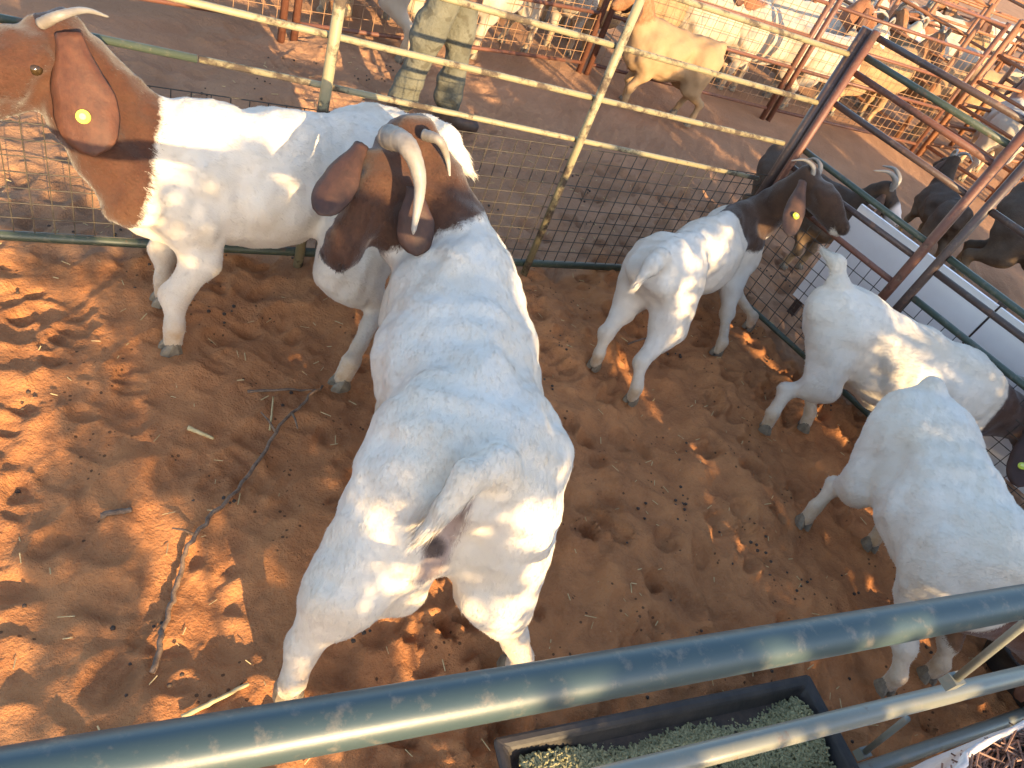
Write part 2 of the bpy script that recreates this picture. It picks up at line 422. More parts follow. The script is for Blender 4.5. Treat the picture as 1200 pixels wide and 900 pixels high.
def ear_mesh(root, tip, face, wid, thick=.0045, cup=.32, n=20):
    """long hanging ear: lens section lofted from root to tip; face = direction its outer side looks"""
    root, tip, face = Vector(root), Vector(tip), Vector(face); d = (tip-root).normalized()
    face = (face-d*face.dot(d)).normalized(); side = d.cross(face); L = (tip-root).length
    V = []; F = []; ns = 20
    for i in range(ns+1):
        t = i/ns; c = root+d*L*t+face*L*.06*math.sin(math.pi*t*.8)
        wd = wid*.5*(.42+.58*sstep(t, 0, .58))*max(0, 1-max(0, (t-.60)/.40)**2.4)**.55; wd = max(float(wd), .003)
        for k in range(n):
            a = 2*math.pi*k/n; u = math.cos(a); th = thick*math.sin(a)*(1-.5*t)
            wv = 1+.022*math.sin(t*15+(3 if u > 0 else 0))+.012*math.sin(t*31+u)
            V.append(c+side*wd*u*wv+face*(th-cup*wd*(u*u)+.05*wd*math.cos(u*9)+.06*wd*abs(u)*math.sin(t*13+u*4)))
    for i in range(ns):
        for k in range(n): F.append((i*n+k, i*n+(k+1) % n, (i+1)*n+(k+1) % n, (i+1)*n+k))
    F.append(tuple(reversed(range(n)))); F.append(tuple(ns*n+k for k in range(n)))
    return V, F
def horn_obj(parent, pts, r0, mat):
    P = bez(pts, 10); n = len(P)
    rad = [r0*(1-.82*(i/(n-1))**1.3)*(1+.07*math.sin(i*2.6)*(1-i/n)**1.5+.02*math.sin(i*5.3)) for i in range(n)]; rad[-1] = r0*.06
    V, F = tube(P, rad, 14); me = np_mesh('horn', V, F)
    set_attr(me, 'along', np.repeat(np.arange(n)/(n-1), 14))
    return mesh_obj('horn', me, mat, parent)
def hoof_mesh(p, fwd, s=1.0):
    """cloven hoof: two tapered toes side by side"""
    p = Vector(p); fwd = Vector((fwd[0], fwd[1], 0)).normalized(); sd = Vector((-fwd.y, fwd.x, 0)); out = []
    for sg in (-1, 1):
        V = []; F = []
        for z, b, f_, wd in ((-.006, -.022, .040, .017), (.010, -.021, .036, .017), (.030, -.017, .022, .015), (.046, -.012, .012, .011)):
            c = p+Vector((0, 0, z*s))+sd*sg*.0165*s
            for u, v in ((b, -.6), (b*.4, -1), (f_*.5, -1), (f_, -.25), (f_, .25), (f_*.5, 1), (b*.4, 1), (b, .6)): V.append(c+fwd*u*s+sd*v*wd*s)
        for i in range(3):
            for k in range(8): F.append((i*8+k, i*8+(k+1) % 8, i*8+8+(k+1) % 8, i*8+8+k))
        F.append(tuple(reversed(range(8)))); F.append(tuple(24+k for k in range(8)))
        out.append((V, F))
    return join(*out)
def ball(c, r, seg=12):
    bm = bmesh.new(); bmesh.ops.create_uvsphere(bm, u_segments=seg, v_segments=seg//2+2, radius=r); bmesh.ops.translate(bm, verts=bm.verts, vec=Vector(c))
    me = bpy.data.meshes.new('ball'); bm.to_mesh(me); bm.free(); return me
def disc_obj(name, c, nrm, r, t, mat, parent, seg=18):
    nrm = Vector(nrm).normalized(); c = Vector(c); V, F = tube([c-nrm*t, c+nrm*t], r, seg); return mesh_obj(name, np_mesh(name, V, F), mat, parent, False)

def ripple(me, V, S):
    """slack skin and muscle: a few millimetres of long uneven waves"""
    N = np.empty(len(V)*3, np.float32); me.vertices.foreach_get('normal', N); N = N.reshape(-1, 3); rng = np.random.default_rng(31); d = np.zeros(len(V))
    for wl, am in ((.19, .0035), (.13, .0030), (.10, .0026), (.075, .0018), (.05, .0011), (.036, .0007)):
        for _ in range(3):
            k = rng.normal(0, 1, 3); k /= np.linalg.norm(k); k2 = rng.normal(0, 1, 3); ph = rng.uniform(0, 6.28, 2)
            d += am*np.sin(V @ k*6.283/wl+ph[0]+1.2*np.sin(V @ k2*9+ph[1]))*.6
    V = V+N*(d*S*np.clip(V[:, 2]/.3, .25, 1))[:, None]
    me.vertices.foreach_set('co', V.astype(np.float32).ravel()); me.update(); return V
def add_fur(me, V, f, S, poll, tl, n=90000):
    """short lying hairs, one thin triangle each, joined into the coat mesh"""
    nv = len(V); N = np.empty(nv*3, np.float32); me.vertices.foreach_get('normal', N); N = N.reshape(-1, 3)
    rng = np.random.default_rng(nv); i = rng.integers(0, nv, n); Nn = N[i]
    r = rng.normal(0, 1, (n, 3)); r -= Nn*(r*Nn).sum(1, keepdims=True); P = V[i]+r*.0042
    fl = -np.array(f)*.8+np.array([0, 0, -.75])+rng.normal(0, .28, (n, 3)); fl = fl-Nn*(fl*Nn).sum(1, keepdims=True); fl /= np.linalg.norm(fl, axis=1, keepdims=True)+1e-9
    sd = np.cross(Nn, fl); hd = np.linalg.norm(P-np.array(poll), axis=1)
    ln = (.013*np.clip(hd/.25, .45, 1)*np.clip(P[:, 2]/.25, .5, 1)*rng.uniform(.6, 1.25, n)*S)[:, None]; w = (.0011*rng.uniform(.7, 1.3, n))[:, None]
    a_, b_ = np.array(tl[0]), np.array(tl[1]); tq = np.clip(((P-a_) @ (b_-a_))/((b_-a_) @ (b_-a_)), 0, 1); dt = np.linalg.norm(P-a_-tq[:, None]*(b_-a_), axis=1)
    tw = ((dt < .05*S)*tq)[:, None]; ln = ln*(1+1.9*tw)
    fl = fl*(1-.8*tw)+.8*tw*(b_-a_)/np.linalg.norm(b_-a_); fl = fl-Nn*(fl*Nn).sum(1, keepdims=True); fl /= np.linalg.norm(fl, axis=1, keepdims=True)+1e-9; sd = np.cross(Nn, fl)
    lift = rng.uniform(.04, .17, n)[:, None]
    A = P-sd*w-Nn*.0006; B = P+sd*w-Nn*.0006; T_ = P+fl*ln+Nn*ln*lift
    NVv = np.concatenate([V, np.stack([B, A, T_], 1).reshape(-1, 3)])
    nl = len(me.loops); L = np.empty(nl, np.int32); me.loops.foreach_get('vertex_index', L); npoly = len(me.polygons)
    HL = np.arange(nv, nv+3*n, dtype=np.int32)
    m2 = bpy.data.meshes.new(me.name); m2.vertices.add(len(NVv)); m2.vertices.foreach_set('co', NVv.astype(np.float32).ravel())
    m2.loops.add(nl+3*n); m2.loops.foreach_set('vertex_index', np.concatenate([L, HL])); m2.polygons.add(npoly+n)
    m2.polygons.foreach_set('loop_start', np.concatenate([np.arange(0, nl, 4), nl+np.arange(0, 3*n, 3)]).astype(np.int32)); m2.update(calc_edges=True)
    for a in ('brown', 'dirt', 'skin_shade', 'dark'):
        v = np.empty(nv, np.float32); me.attributes[a].data.foreach_get('value', v); set_attr(m2, a, np.concatenate([v, np.repeat(np.clip(v[i]+(rng.normal(0, .06, n) if a == 'brown' else 0), 0, 1), 3)]))
    m2.polygons.foreach_set('use_smooth', [True]*len(m2.polygons))
    Nh = Nn+fl*rng.uniform(-.22, .30, (n, 1))+sd*rng.normal(0, .19, (n, 1)); Nh /= np.linalg.norm(Nh, axis=1, keepdims=True)
    m2.normals_split_custom_set_from_vertices(np.concatenate([N, np.repeat(Nh, 3, 0)]).tolist())
    return m2
def goat(name, label, cat, tail, withers, feet, poll, nose, S=1.0, tail_tip=None, voxel=.009, coat='coat', brown_at=.25, ears='ear', group=None,
         horns=True, horn_pts=None, ear_pts=None, buck=False, fat=1.0, face_roll=0, tags=(), brown_amt=1.0, lens=None, hind=None, fore=None, neck_r=1.0, head_s=1.0, thigh=1.0, hook=1, more=(), white_muzzle=False, seg_r=.30, hk_off=.072, horn_s=1.0, horn_r=(1, 1), tail_r=1.0, tail_lift=.035, fur=True, brown_tilt=0.0, eyes=True, hindbow=.0, earw=.105):
    """one goat as a continuous body mesh; feet = dict rl rr fl fr of ground points"""
    tail, withers, poll, nose = map(Vector, (tail, withers, poll, nose))
    ax = (withers-tail); L = ax.length; f = ax.normalized(); up = Vector((0, 0, 1)); lf = up.cross(f).normalized(); up = f.cross(lf)
    Zu = Vector((0, 0, 1))
    ft = {k: Vector(v) for k, v in feet.items()}
    allp = [tail, withers, poll, nose]+list(ft.values())+([Vector(tail_tip)] if tail_tip else [])
    lo = np.min([np.array(p) for p in allp], 0)-.30*S; hi = np.max([np.array(p) for p in allp], 0)+.30*S; lo[2] = -.02
    s = SDF(lo, hi, voxel); W = fat
    pt = lambda a, b, c: tail+f*a*L+lf*b*S+up*c*S                # along, left, up
    E = lambda c, a, b, d, k=.05: s.ell(c, f*a*S, lf*b*S*W, up*d*S, k)
    # trunk
    E(pt(.10, 0, -.125), .15, .150, .135, .05)
    E(pt(.20, .055, -.17), .17, .115, .17, .05); E(pt(.20, -.055, -.17), .17, .115, .17, .05)
    if buck: E(pt(.02, .085, -.24), .12, .10, .19, .04); E(pt(.02, -.085, -.24), .12, .10, .19, .04)
    E(pt(.46, 0, -.185), .25, .165, .175, .06)
    E(pt(.62, 0, -.225), .25, .195, .215, .06)
    E(pt(.86, 0, -.215), .20, .165, .215, .06)
    E(pt(1.0, 0, -.27), .13, .115, .15, .06)
    E(pt(.93, 0, -.055), .13, .070, .060, .06)
    s.chain([pt(.02, 0, -.035), pt(.3, 0, -.045), pt(.6, 0, -.05), pt(.9, 0, -.035)], [.03*S, .035*S, .036*S, .038*S], .07)
    for g in (1, -1):
        s.cone(pt(.20, .105*g*hook*W, -.060), pt(.26, .115*g*hook*W, -.085), .030*S, .026*S, .05)
        s.cone(pt(.03, .060*g, -.10), pt(-.005, .068*g, -.13), .034*S, .032*S, .06)
        if hook == 1: s.cone(pt(.36, .185*g*W, -.12), pt(.40, .195*g*W, -.20), .020*S, .035*S, .09, cut=True)
        s.cone(pt(.80, .185*g*W, -.10), pt(.74, .205*g*W, -.30), .010*S, .012*S, .05, cut=True)
    # neck
    nb = pt(1.02, 0, -.14); nb2 = pt(1.04, 0, -.26)
    hd = (nose-poll).normalized(); hx = Vector(Zu-hd*Zu.dot(hd)); hup = hx.normalized() if hx.length > .15 else f
    if face_roll: hup = Matrix.Rotation(face_roll, 3, hd) @ hup
    hl = hup.cross(hd).normalized(); HL = (nose-poll).length
    nape = poll-hup*.035*S-hd*.01*S; thr = poll-hup*.085*S+hd*.04*S
    s.cone(nb, nape, .105*S*neck_r, .062*S*neck_r, .05); s.cone(nb2, thr, .095*S*neck_r, .045*S*neck_r, .05)
    for a_, b_, ra_, rb_ in more: s.cone(a_, b_, ra_*S, rb_*S, .04)
    # head
    hs = S*head_s; hp = lambda a, b, c: poll+hd*a*HL+hl*b*hs+hup*c*hs
    s.cone(hp(.10, 0, -.045), hp(.42, 0, -.045), .062*hs, .056*hs, .03)
    s.cone(hp(.30, 0, -.035), hp(.86, 0, -.058), .052*hs, .034*hs, .03)
    s.cone(hp(.86, .012, -.062), hp(.95, .012, -.066), .030*hs, .024*hs, .015); s.cone(hp(.86, -.012, -.062), hp(.95, -.012, -.066), .030*hs, .024*hs, .015)
    s.cone(hp(.22, 0, -.105), hp(.82, 0, -.096), .044*hs, .024*hs, .03)
    s.cone(hp(.82, 0, -.098), hp(.90, 0, -.092), .024*hs, .018*hs, .015)
    s.cone(hp(.50, 0, -.018), hp(.72, 0, -.030), .030*hs, .026*hs, .03)
    for sg in (1, -1):
        s.cone(hp(.30, .050*sg, -.022), hp(.40, .046*sg, -.026), .022*hs, .018*hs, .02)
        s.cone(hp(.97, .017*sg, -.058), hp(1.0, .024*sg, -.058), .007*hs, .006*hs, .008, cut=True)
        s.cone(hp(.74, .030*sg, -.088), hp(.96, .012*sg, -.085), .003*hs, .003*hs, .006, cut=True)
    # legs
    hocks = {}
    for key, sg in (('rl', 1), ('rr', -1)):
        if key not in ft: continue
        P4 = ft[key]; P0 = pt(.17, .085*sg, -.17); sp = (hind or {}).get(key, {})
        st = Vector(sp['st']) if 'st' in sp else lerp(P0, P4, .40)+f*.085*S+lf*sg*(.025+hindbow)*S
        hk = Vector(sp['hk']) if 'hk' in sp else P4+(P0-P4)*.385-f*hk_off*S+lf*sg*hindbow*S*.6
        fet = P4+Zu*.085*S-f*.012*S+(hk-P4)*.05
        s.cone(P0, st, .122*S*W*thigh, .080*S*thigh, .05); s.cone(lerp(P0, st, .2)-f*.05*S, lerp(st, hk, .35), .085*S*thigh, .058*S*thigh, .045)
        s.cone(st, hk, .064*S*thigh, .036*S*thigh**.5, .03); s.cone(hk-f*.012*S, hk+f*.004*S, .032*S, .030*S, .02)
        s.cone(hk, fet, .031*S, .026*S, .02); s.cone(fet, P4+Zu*.03*S, .029*S, .029*S, .015)
        s.cone(fet-f*.018*S, fet-f*.022*S-Zu*.012*S, .012*S, .009*S, .01)
        hocks[key] = hk
    for key, sg in (('fl', 1), ('fr', -1)):
        if key not in ft: continue
        P4 = ft[key]; P0 = pt(.93, .105*sg, -.27); sp = (fore or {}).get(key, {})
        el = Vector(sp['el']) if 'el' in sp else lerp(P0, P4, .30)-f*.045*S+lf*sg*.004*S
        kn = Vector(sp['kn']) if 'kn' in sp else lerp(P0, P4, .60)+f*.012*S
        fet = P4+Zu*.075*S+(kn-P4)*.06
        s.cone(pt(.90, .09*sg, -.16), P0, .085*S, .085*S, .05)
        s.cone(P0, el, .080*S, .060*S, .045); s.cone(el, kn, .054*S, .037*S, .03); s.cone(kn-f*.004*S, kn+f*.010*S, .036*S, .033*S, .02)
        s.cone(kn, fet, .031*S, .027*S, .02); s.cone(fet, P4+Zu*.03*S, .030*S, .029*S, .015)
        s.cone(fet-f*.018*S, fet-f*.022*S-Zu*.012*S, .012*S, .009*S, .01)
    # perineum hollow under the tail
    if buck:
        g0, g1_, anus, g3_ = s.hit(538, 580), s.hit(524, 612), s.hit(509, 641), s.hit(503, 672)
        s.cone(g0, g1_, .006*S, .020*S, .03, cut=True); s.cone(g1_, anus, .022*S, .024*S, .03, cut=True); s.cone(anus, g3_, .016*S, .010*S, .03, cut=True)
        s.cone(s.hit(503, 690), s.hit(506, 668), .012*S, .006*S, .03, cut=True)
        anus = s.hit(509, 641)
        s.ell(anus, (.014, 0, 0), (0, .014, 0), (0, 0, .020), .012)
        sc0 = at(455, 690, .27); s.ell(sc0+lf*.035, (.060, 0, 0), (0, .060, 0), (0, 0, .085), .03); s.ell(sc0-lf*.035, (.055, 0, 0), (0, .055, 0), (0, 0, .080), .03)
    # tail
    tt = Vector(tail_tip) if tail_tip else tail-f*.05*S-Zu*.10*S
    td = tt-tail; tm = tail+td*.5+Zu*tail_lift*S
    s.chain([pt(.02, 0, -.045), tail-f*.01, tm, tt], [.045*S, .038*S*tail_r, .034*S*tail_r, .018*S], .025)
    me, V = s.mesh(name+'_body')
    V = ripple(me, V, S)
    # colour regions: coat markings, dirt, under-tail skin with shade painted in
    nd = ((poll-nb).normalized()+f*brown_tilt).normalized(); c0 = nb+(poll-nb)*brown_at
    q = (V-np.array(c0)) @ np.array(nd)
    hq = np.linalg.norm(V-np.array(poll), axis=1)
    segd = np.linalg.norm(V-np.array(nb)-np.clip((V-np.array(nb)) @ np.array(nd), 0, 9)[:, None]*np.array(nd), axis=1)
    br = sstep(q/(.05*S), -1, 1)*sstep(-(segd-seg_r*S), -.03, .02)
    br = np.maximum(br, sstep(-(hq-.16*S), -.02, .03))
    br = np.maximum(br, sstep(-(np.linalg.norm(V-np.array(nose), axis=1)-.10*S), -.02, .02))*brown_amt
    set_attr(me, 'brown', br)
    hgt = V[:, 2]/S; footd = np.min([np.linalg.norm(V[:, :2]-np.array(p)[:2], axis=1) for p in ft.values()], 0) if ft else np.ones(len(V))
    dirt = sstep(-hgt, -.26, -.02)*.75+.22*sstep(-hgt, -.56, -.2)+.07
    set_attr(me, 'dirt', dirt)
    pk = np.zeros(len(V)); dk = np.zeros(len(V))
    if buck:
        a0 = np.array(anus); dd = np.linalg.norm(V-a0, axis=1); 
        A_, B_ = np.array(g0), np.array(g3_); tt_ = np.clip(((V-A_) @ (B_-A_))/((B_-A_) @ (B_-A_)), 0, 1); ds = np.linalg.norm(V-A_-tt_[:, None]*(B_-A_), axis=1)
        pk = .9*sstep(-ds, -.042*S, -.018*S)  # bare under-tail skin, with the hollow's shade put into its colour
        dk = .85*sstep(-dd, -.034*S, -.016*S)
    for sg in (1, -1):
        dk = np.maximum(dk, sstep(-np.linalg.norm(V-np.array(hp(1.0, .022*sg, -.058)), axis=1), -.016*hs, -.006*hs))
    set_attr(me, 'skin_shade', pk); set_attr(me, 'dark', dk)
    if white_muzzle: set_attr(me, 'muzzle', sstep(-np.linalg.norm(V-np.array(nose), axis=1), -.17*hs, -.13*hs))
    if fur: me = add_fur(me, V, f, S, poll, (tail, tt))
    root = empty(name, Vector((lerp(tail, withers, .5).x, lerp(tail, withers, .5).y, 0)), label, cat, group)
    bo = mesh_obj('body', me, M[coat], root)
    for k, p in ft.items():
        kn = f.copy(); V2, F2 = hoof_mesh((p.x, p.y, p.z), kn, S); mesh_obj('hoof', np_mesh('hoof', V2, F2), M['hoof'], root, False)
    if ears:
        for i, sg in enumerate((1, -1)):
            if ear_pts and ear_pts[i]: rt, tp, fc = ear_pts[i]
            else:
                rt = hp(.08, .062*sg, -.035); tp = hp(.10, .085*sg, -.04)-Zu*.19*S+hl*sg*.03*S+hd*.03*S; fc = hl*sg
            V2, F2 = ear_mesh(rt, tp, fc, earw*S); eo = mesh_obj('ear', np_mesh('ear', V2, F2), M[ears], root)
            if i in tags:
                rt, tp, fc = map(Vector, (rt, tp, fc)); d = (tp-rt).normalized(); fc = (fc-d*fc.dot(d)).normalized(); tc = lerp(rt, tp, .68)+fc*((tp-rt).length*.06*.85+.009)
                t1 = disc_obj('ear_tag', tc, fc, .0165*S, .0025, M['tag'], eo); disc_obj('stud', tc+fc*.003, fc, .0075*S, .003, M['tag_stud'], t1)
    if horns:
        for sg, k in ((1, 0), (-1, 1)):
            if horn_pts and horn_pts[k]: pts = horn_pts[k]
            elif horn_pts: continue
            else: pts = [hp(.05, .028*sg, .0)]+[hp(.05+(a-.05)*horn_s, (.028+(b-.028)*horn_s)*sg, c_*horn_s) for a, b, c_ in ((-.10, .045, .06), (-.38, .075, .055), (-.60, .115, -.02))]
            horn_obj(root, pts, .026*S*horn_r[k], M['horn'])
    if eyes:
        for sg in (1, -1): mesh_obj('eye', ball(hp(.36, .058*sg, -.024), .0135*hs), M['eye'], root)
    return root, hp

# ------------------------------------------------------------ the five goats in the pen
# big buck in the middle, seen from behind, head turned left
T = at(583, 540, .665); Wt = at(557, 268, .68)
main, _ = goat('boer_goat', 'stout horned buck in the middle seen from behind, brown head turned to the left', 'goat',
     T, Wt, dict(rl=at(338, 812, .015), rr=at(598, 785, .01), fl=at(440, 560, .01), fr=at(560, 520, .01)),
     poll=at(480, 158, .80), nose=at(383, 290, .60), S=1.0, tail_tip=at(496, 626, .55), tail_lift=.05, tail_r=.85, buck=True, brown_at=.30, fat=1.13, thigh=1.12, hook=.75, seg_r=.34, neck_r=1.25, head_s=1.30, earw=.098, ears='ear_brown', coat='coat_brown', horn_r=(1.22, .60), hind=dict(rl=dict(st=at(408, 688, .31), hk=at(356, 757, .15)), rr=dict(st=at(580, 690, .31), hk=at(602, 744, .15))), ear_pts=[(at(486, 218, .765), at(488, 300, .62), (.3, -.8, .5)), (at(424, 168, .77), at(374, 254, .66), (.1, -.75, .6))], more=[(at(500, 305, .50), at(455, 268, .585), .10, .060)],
     horn_pts=[[at(455, 160, .83), at(478, 172, .86), at(492, 215, .80), at(484, 275, .70)], [at(497, 158, .84), at(515, 165, .85), at(524, 185, .80), at(527, 208, .76)]])
# buck on the left in profile
T = at(497, 148, .645); Wt = at(190, 126, .65)
g1, _ = goat('boer_goat', 'white goat standing side-on at the left, yellow tag in its long brown ear', 'goat',
     T, Wt, dict(fl=at(203, 408, .01), fr=at(192, 352, .01), rl=at(400, 450, .01), rr=at(455, 375, .01)),
     poll=at(62, 28, .80), nose=at(-95, 100, .72), S=.98, tail_tip=at(548, 200, .60), more=[(at(158, 225, .46), at(78, 112, .66), .095, .072)], brown_at=.10, brown_tilt=2.0, thigh=1.3, seg_r=.45, horn_r=(.52, .52), coat='coat_red', neck_r=1.05, head_s=1.2, earw=.15, tags=(0,),
     horn_pts=[[at(48, 28, .84), at(70, 18, .88), at(100, 12, .88), at(128, 20, .85)], None],
     ear_pts=[(at(78, 38, .82), at(112, 184, .60), (.35, -.8, .45)), None])
# smaller goat at the far right, head towards the corner post
T = at(775, 300, .50); Wt = at(888, 240, .50)
g3, _ = goat('boer_goat', 'smaller white goat by the corner post, with brown head and a yellow ear tag', 'goat',
     T, Wt, dict(rl=at(695, 430, .01), rr=at(738, 470, .01), fl=at(876, 384, .01), fr=at(838, 415, .01)),
     poll=at(953, 203, .755), nose=at(1004, 262, .70), S=.80, head_s=1.05, earw=.11, fat=.95, coat='coat_umber', ears='ear_dark', brown_at=.16, horn_r=(.55, .55), horn_s=.55, tags=(1,),
     tail_tip=at(745, 335, .42), ear_pts=[None, (at(942, 212, .74), at(922, 278, .60), (.1, -.9, .4))])
# two white goats at the right
T = at(985, 335, .57); Wt = at(1165, 432, .57)
g4, _ = goat('boer_goat', 'white goat with raised tail before the right fence, half behind another goat', 'goat',
     T, Wt, dict(rl=at(940, 500, .01), rr=at(895, 502, .01), fl=at(1190, 520, .01), fr=at(1120, 620, .01)),
     poll=at(1222, 490, .46), nose=at(1250, 585, .30), ears='ear_brown', coat='coat_brown', tags=(1,), ear_pts=[None, (at(1206, 505, .46), at(1192, 572, .36), (-.5, -.8, .4))], thigh=.86, hk_off=.03, S=.86, tail_tip=at(967, 297, .625), brown_at=.25)
T = at(1097, 458, .60); Wt = at(1207, 640, .60)
g5, _ = goat('boer_goat', 'white goat at the right edge seen from above, reaching down towards the feed', 'goat',
     T, Wt, dict(rl=at(1018, 638, .01), rr=at(940, 612, .01), fl=at(1085, 790, .01), fr=at(1035, 805, .01)),
     poll=at(1230, 740, .40), nose=at(1280, 790, .18), S=.85, fat=1.10, thigh=.85, hk_off=.025, brown_at=.35)
print('goats', time.time()-T0)

# ------------------------------------------------------------ fences
def bar_obj(name, pts, r, mat, parent, n=10):
    V, F = tube(pts, r, n); return mesh_obj(name, np_mesh(name, V, F), mat, parent)
def wire_mesh(o, d, L, z0, z1, parent, mat, step=.05, r=.0016, name='wire_mesh'):
    parts = []; d = Vector(d); o = Vector(o)
    k = int(L/step); nv = int(round((z1-z0)/step))
    for i in range(k+1):
        a = o+d*(i*step); parts.append(tube([a+Vector((0, 0, z0)), a+Vector((0, 0, z1))], r, 4, False))
    for j in range(nv+1):
        z = z0+(z1-z0)*j/nv; parts.append(tube([o+Vector((0, 0, z)), o+d*L+Vector((0, 0, z))], r, 4, False))
    V, F = join(*parts); ob = mesh_obj(name, np_mesh(name, V, F), mat, parent); ob['kind'] = 'stuff'; return ob
def fence_panel(o, d, L, zs, label, mat, group=None, mesh=None, post_r=.02, rail_r=.014, posts=(0, 1), ztop=None, wmat=None, name='livestock_panel', n=8, rmat=None):
    o = Vector(o); d = Vector(d).normalized(); root = empty(name, o, label, 'fence panel', group); zt = ztop or max(zs)
    for z in zs: bar_obj('rail', [o+d*post_r*.5+Vector((0, 0, z)), o+d*(L-post_r*.5)+Vector((0, 0, z))], rail_r, rmat or mat, root, n)
    for t in posts: bar_obj('post', [o+d*L*t+Vector((0, 0, -.03)), o+d*L*t+Vector((0, 0, zt+.03))], post_r, mat, root, n)
    if mesh: wire_mesh(o, d, L, mesh[0], mesh[1], root, wmat or M['wire'], .075, .0022)
    return root
# far fence: rails from the left frame edge to the corner post
ff = empty('livestock_panel', CO-fdir*1.7, 'weathered yellow and green panel with wire mesh along the far side of the pen', 'fence panel', 'panels round the goat pen')
def farpt(px, py): return onplane(px, py, FA, FB)
def rail2(parent, p, q, r, mat, ext=0.0):
    a, b = farpt(*p), farpt(*q); d = (b-a).normalized(); return bar_obj('rail', [a-d*ext, b], r, mat, parent)
rail2(ff, (227, 3), (918, 168), .0104, M['pipe_yellow'], 2.3)
rail2(ff, (233, 69), (888, 209), .0100, M['pipe_yellow'], 0)
rail2(ff, (100, 42), (231, 69), .0115, M['pipe_green'], 1.7)
rail2(ff, (530, 0), (960, 121), .0104, M['pipe_yellow'], 2.9)
rail2(ff, (800, 0), (996, 64), .0104, M['pipe_yellow'], 3.4)
a = farpt(0, 280); b = farpt(293, 309); d_ = (b-a).normalized(); a.z = .045; b.z = .04
bar_obj('rail', [a-fdir*1.7, a, b, Vector((CO.x, CO.y, .05))-fdir*.05], .017, M['pipe_green'], ff)
for px, py, mt in ((390, 40, 'pipe_yellow'), (668, 183, 'pipe_yellow')):
    q = farpt(px, py); q.z = 0; off = fnor*-.024
    bar_obj('post', [q+off+Vector((0, 0, -.03)), q+off+Vector((0, 0, 1.30))], .0175 if px < 500 else .0155, M[mt], ff, 12)
a = farpt(0, 280)-fdir*1.65; a.z = 0; Lm = (CO-a).dot(fdir)-.03
wire_mesh(a, fdir, Lm, .06, .60, ff, M['wire'], .0545, .0020)
qe = farpt(0, 280)-fdir*1.7+fnor*-.02; qe.z = 0
bar_obj('post', [qe+Vector((0, 0, -.03)), qe+Vector((0, 0, 1.30))], .0175, M['pipe_yellow'], ff, 12)
# corner post and right fence
rf = empty('livestock_panel', CO+RD*.35, 'dark brown barred panel with wire mesh from the corner post along the right side', 'fence panel', 'panels round the goat pen')
bar_obj('post', [CO+Vector((0, 0, -.03)), CO+Vector((0, 0, 1.26))], .024, M['pipe_brown'], rf, 12)
bar_obj('post', [CO+RD*.045+rnor*-.012+Vector((0, 0, -.03)), CO+RD*.045+rnor*-.012+Vector((0, 0, 1.27))], .017, M['pipe_rust'], rf, 12)
def railr(parent, s0, s1, z, z1, mat, r=.0128):
    bar_obj('rail', [CO+RD*s0+Vector((0, 0, z)), CO+RD*s1+Vector((0, 0, z1))], r, mat, parent)
for z, z1, mt in ((1.25, 1.265, 'pipe_brown'), (1.175, 1.18, 'pipe_green'), (1.11, 1.105, 'pipe_rust'), (.98, .975, 'pipe_brown'), (.765, .76, 'pipe_green'), (.68, .69, 'pipe_brown'), (.56, .56, 'pipe_rust'), (.05, .05, 'pipe_green')):
    railr(rf, .06, .70, z, z1, M[mt])
bar_obj('post', [CO+RD*.715+Vector((0, 0, -.03)), CO+RD*.715+Vector((0, 0, 1.30))], .020, M['pipe_rust'], rf, 12)
wire_mesh(CO+RD*.06, RD, .64, .06, .55, rf, M['wire'], .0545, .0020)
rf2 = empty('livestock_panel', CO+RD*1.4, 'dark brown barred panel running past the right edge of the picture', 'fence panel', 'panels round the goat pen')
bar_obj('post', [CO+RD*.79+Vector((0, 0, -.03)), CO+RD*.79+Vector((0, 0, 1.30))], .018, M['pipe_brown'], rf2, 12)
for z, z1, mt in ((1.265, 1.28, 'pipe_brown'), (1.18, 1.19, 'pipe_brown'), (.975, .97, 'pipe_brown'), (.76, .75, 'pipe_green'), (.69, .70, 'pipe_brown'), (.56, .555, 'pipe_green'), (.05, .05, 'pipe_green')):
    railr(rf2, .81, 2.6, z, z1, M[mt], .0138)
bar_obj('post', [CO+RD*2.62+Vector((0, 0, -.03)), CO+RD*2.62+Vector((0, 0, 1.30))], .020, M['pipe_rust'], rf2, 12)
wire_mesh(CO+RD*.81, RD, 1.78, .06, .55, rf2, M['wire'], .0545, .0020)
# near panel
NA, NB = np.array(at(300, 863, 1.07)), np.array(at(1147, 714, 1.07))
np_ = empty('livestock_panel', Vector((NA[0], NA[1], 0)), 'thick teal and grey pipe panel in front of the camera', 'fence panel', 'panels round the goat pen')
nd_ = Vector((NB[0]-NA[0], NB[1]-NA[1], 0)).normalized()
a = Vector(NA)+nd_*.15; a.z = 1.07
V, F = tube([a+nd_*t+Vector((0, 0, .0))+Vector((0, 0, 0)) for t in np.linspace(-1.2, 2.6, 30)], .0228, 28); mesh_obj('rail', np_mesh('rail', V, F), M['pipe_teal'], np_)
b = onplane(1000, 842, NA, NB); b.z = .605
bar_obj('rail', [b-nd_*1.6, b, b+nd_*1.8], .019, M['pipe_grey'], np_, 20)
c1, c2 = at(1100, 872, .05), at(1160, 851, .05); d3 = (c2-c1).normalized()
bar_obj('rail', [c1-d3*2.4, c1, c2+d3*1.5], .019, M['pipe_grey'], np_, 20)
r1, r2, r3, r4 = [onplane(x, y, NA, NB) for x, y in ((1204, 722), (1121, 795), (1063, 842), (1014, 881))]
bar_obj('brace', [r1+Vector((0, 0, .04)), r2], .0075, M['pipe_grey'], np_, 10); bar_obj('brace', [r3, r4], .0075, M['pipe_grey'], np_, 10)
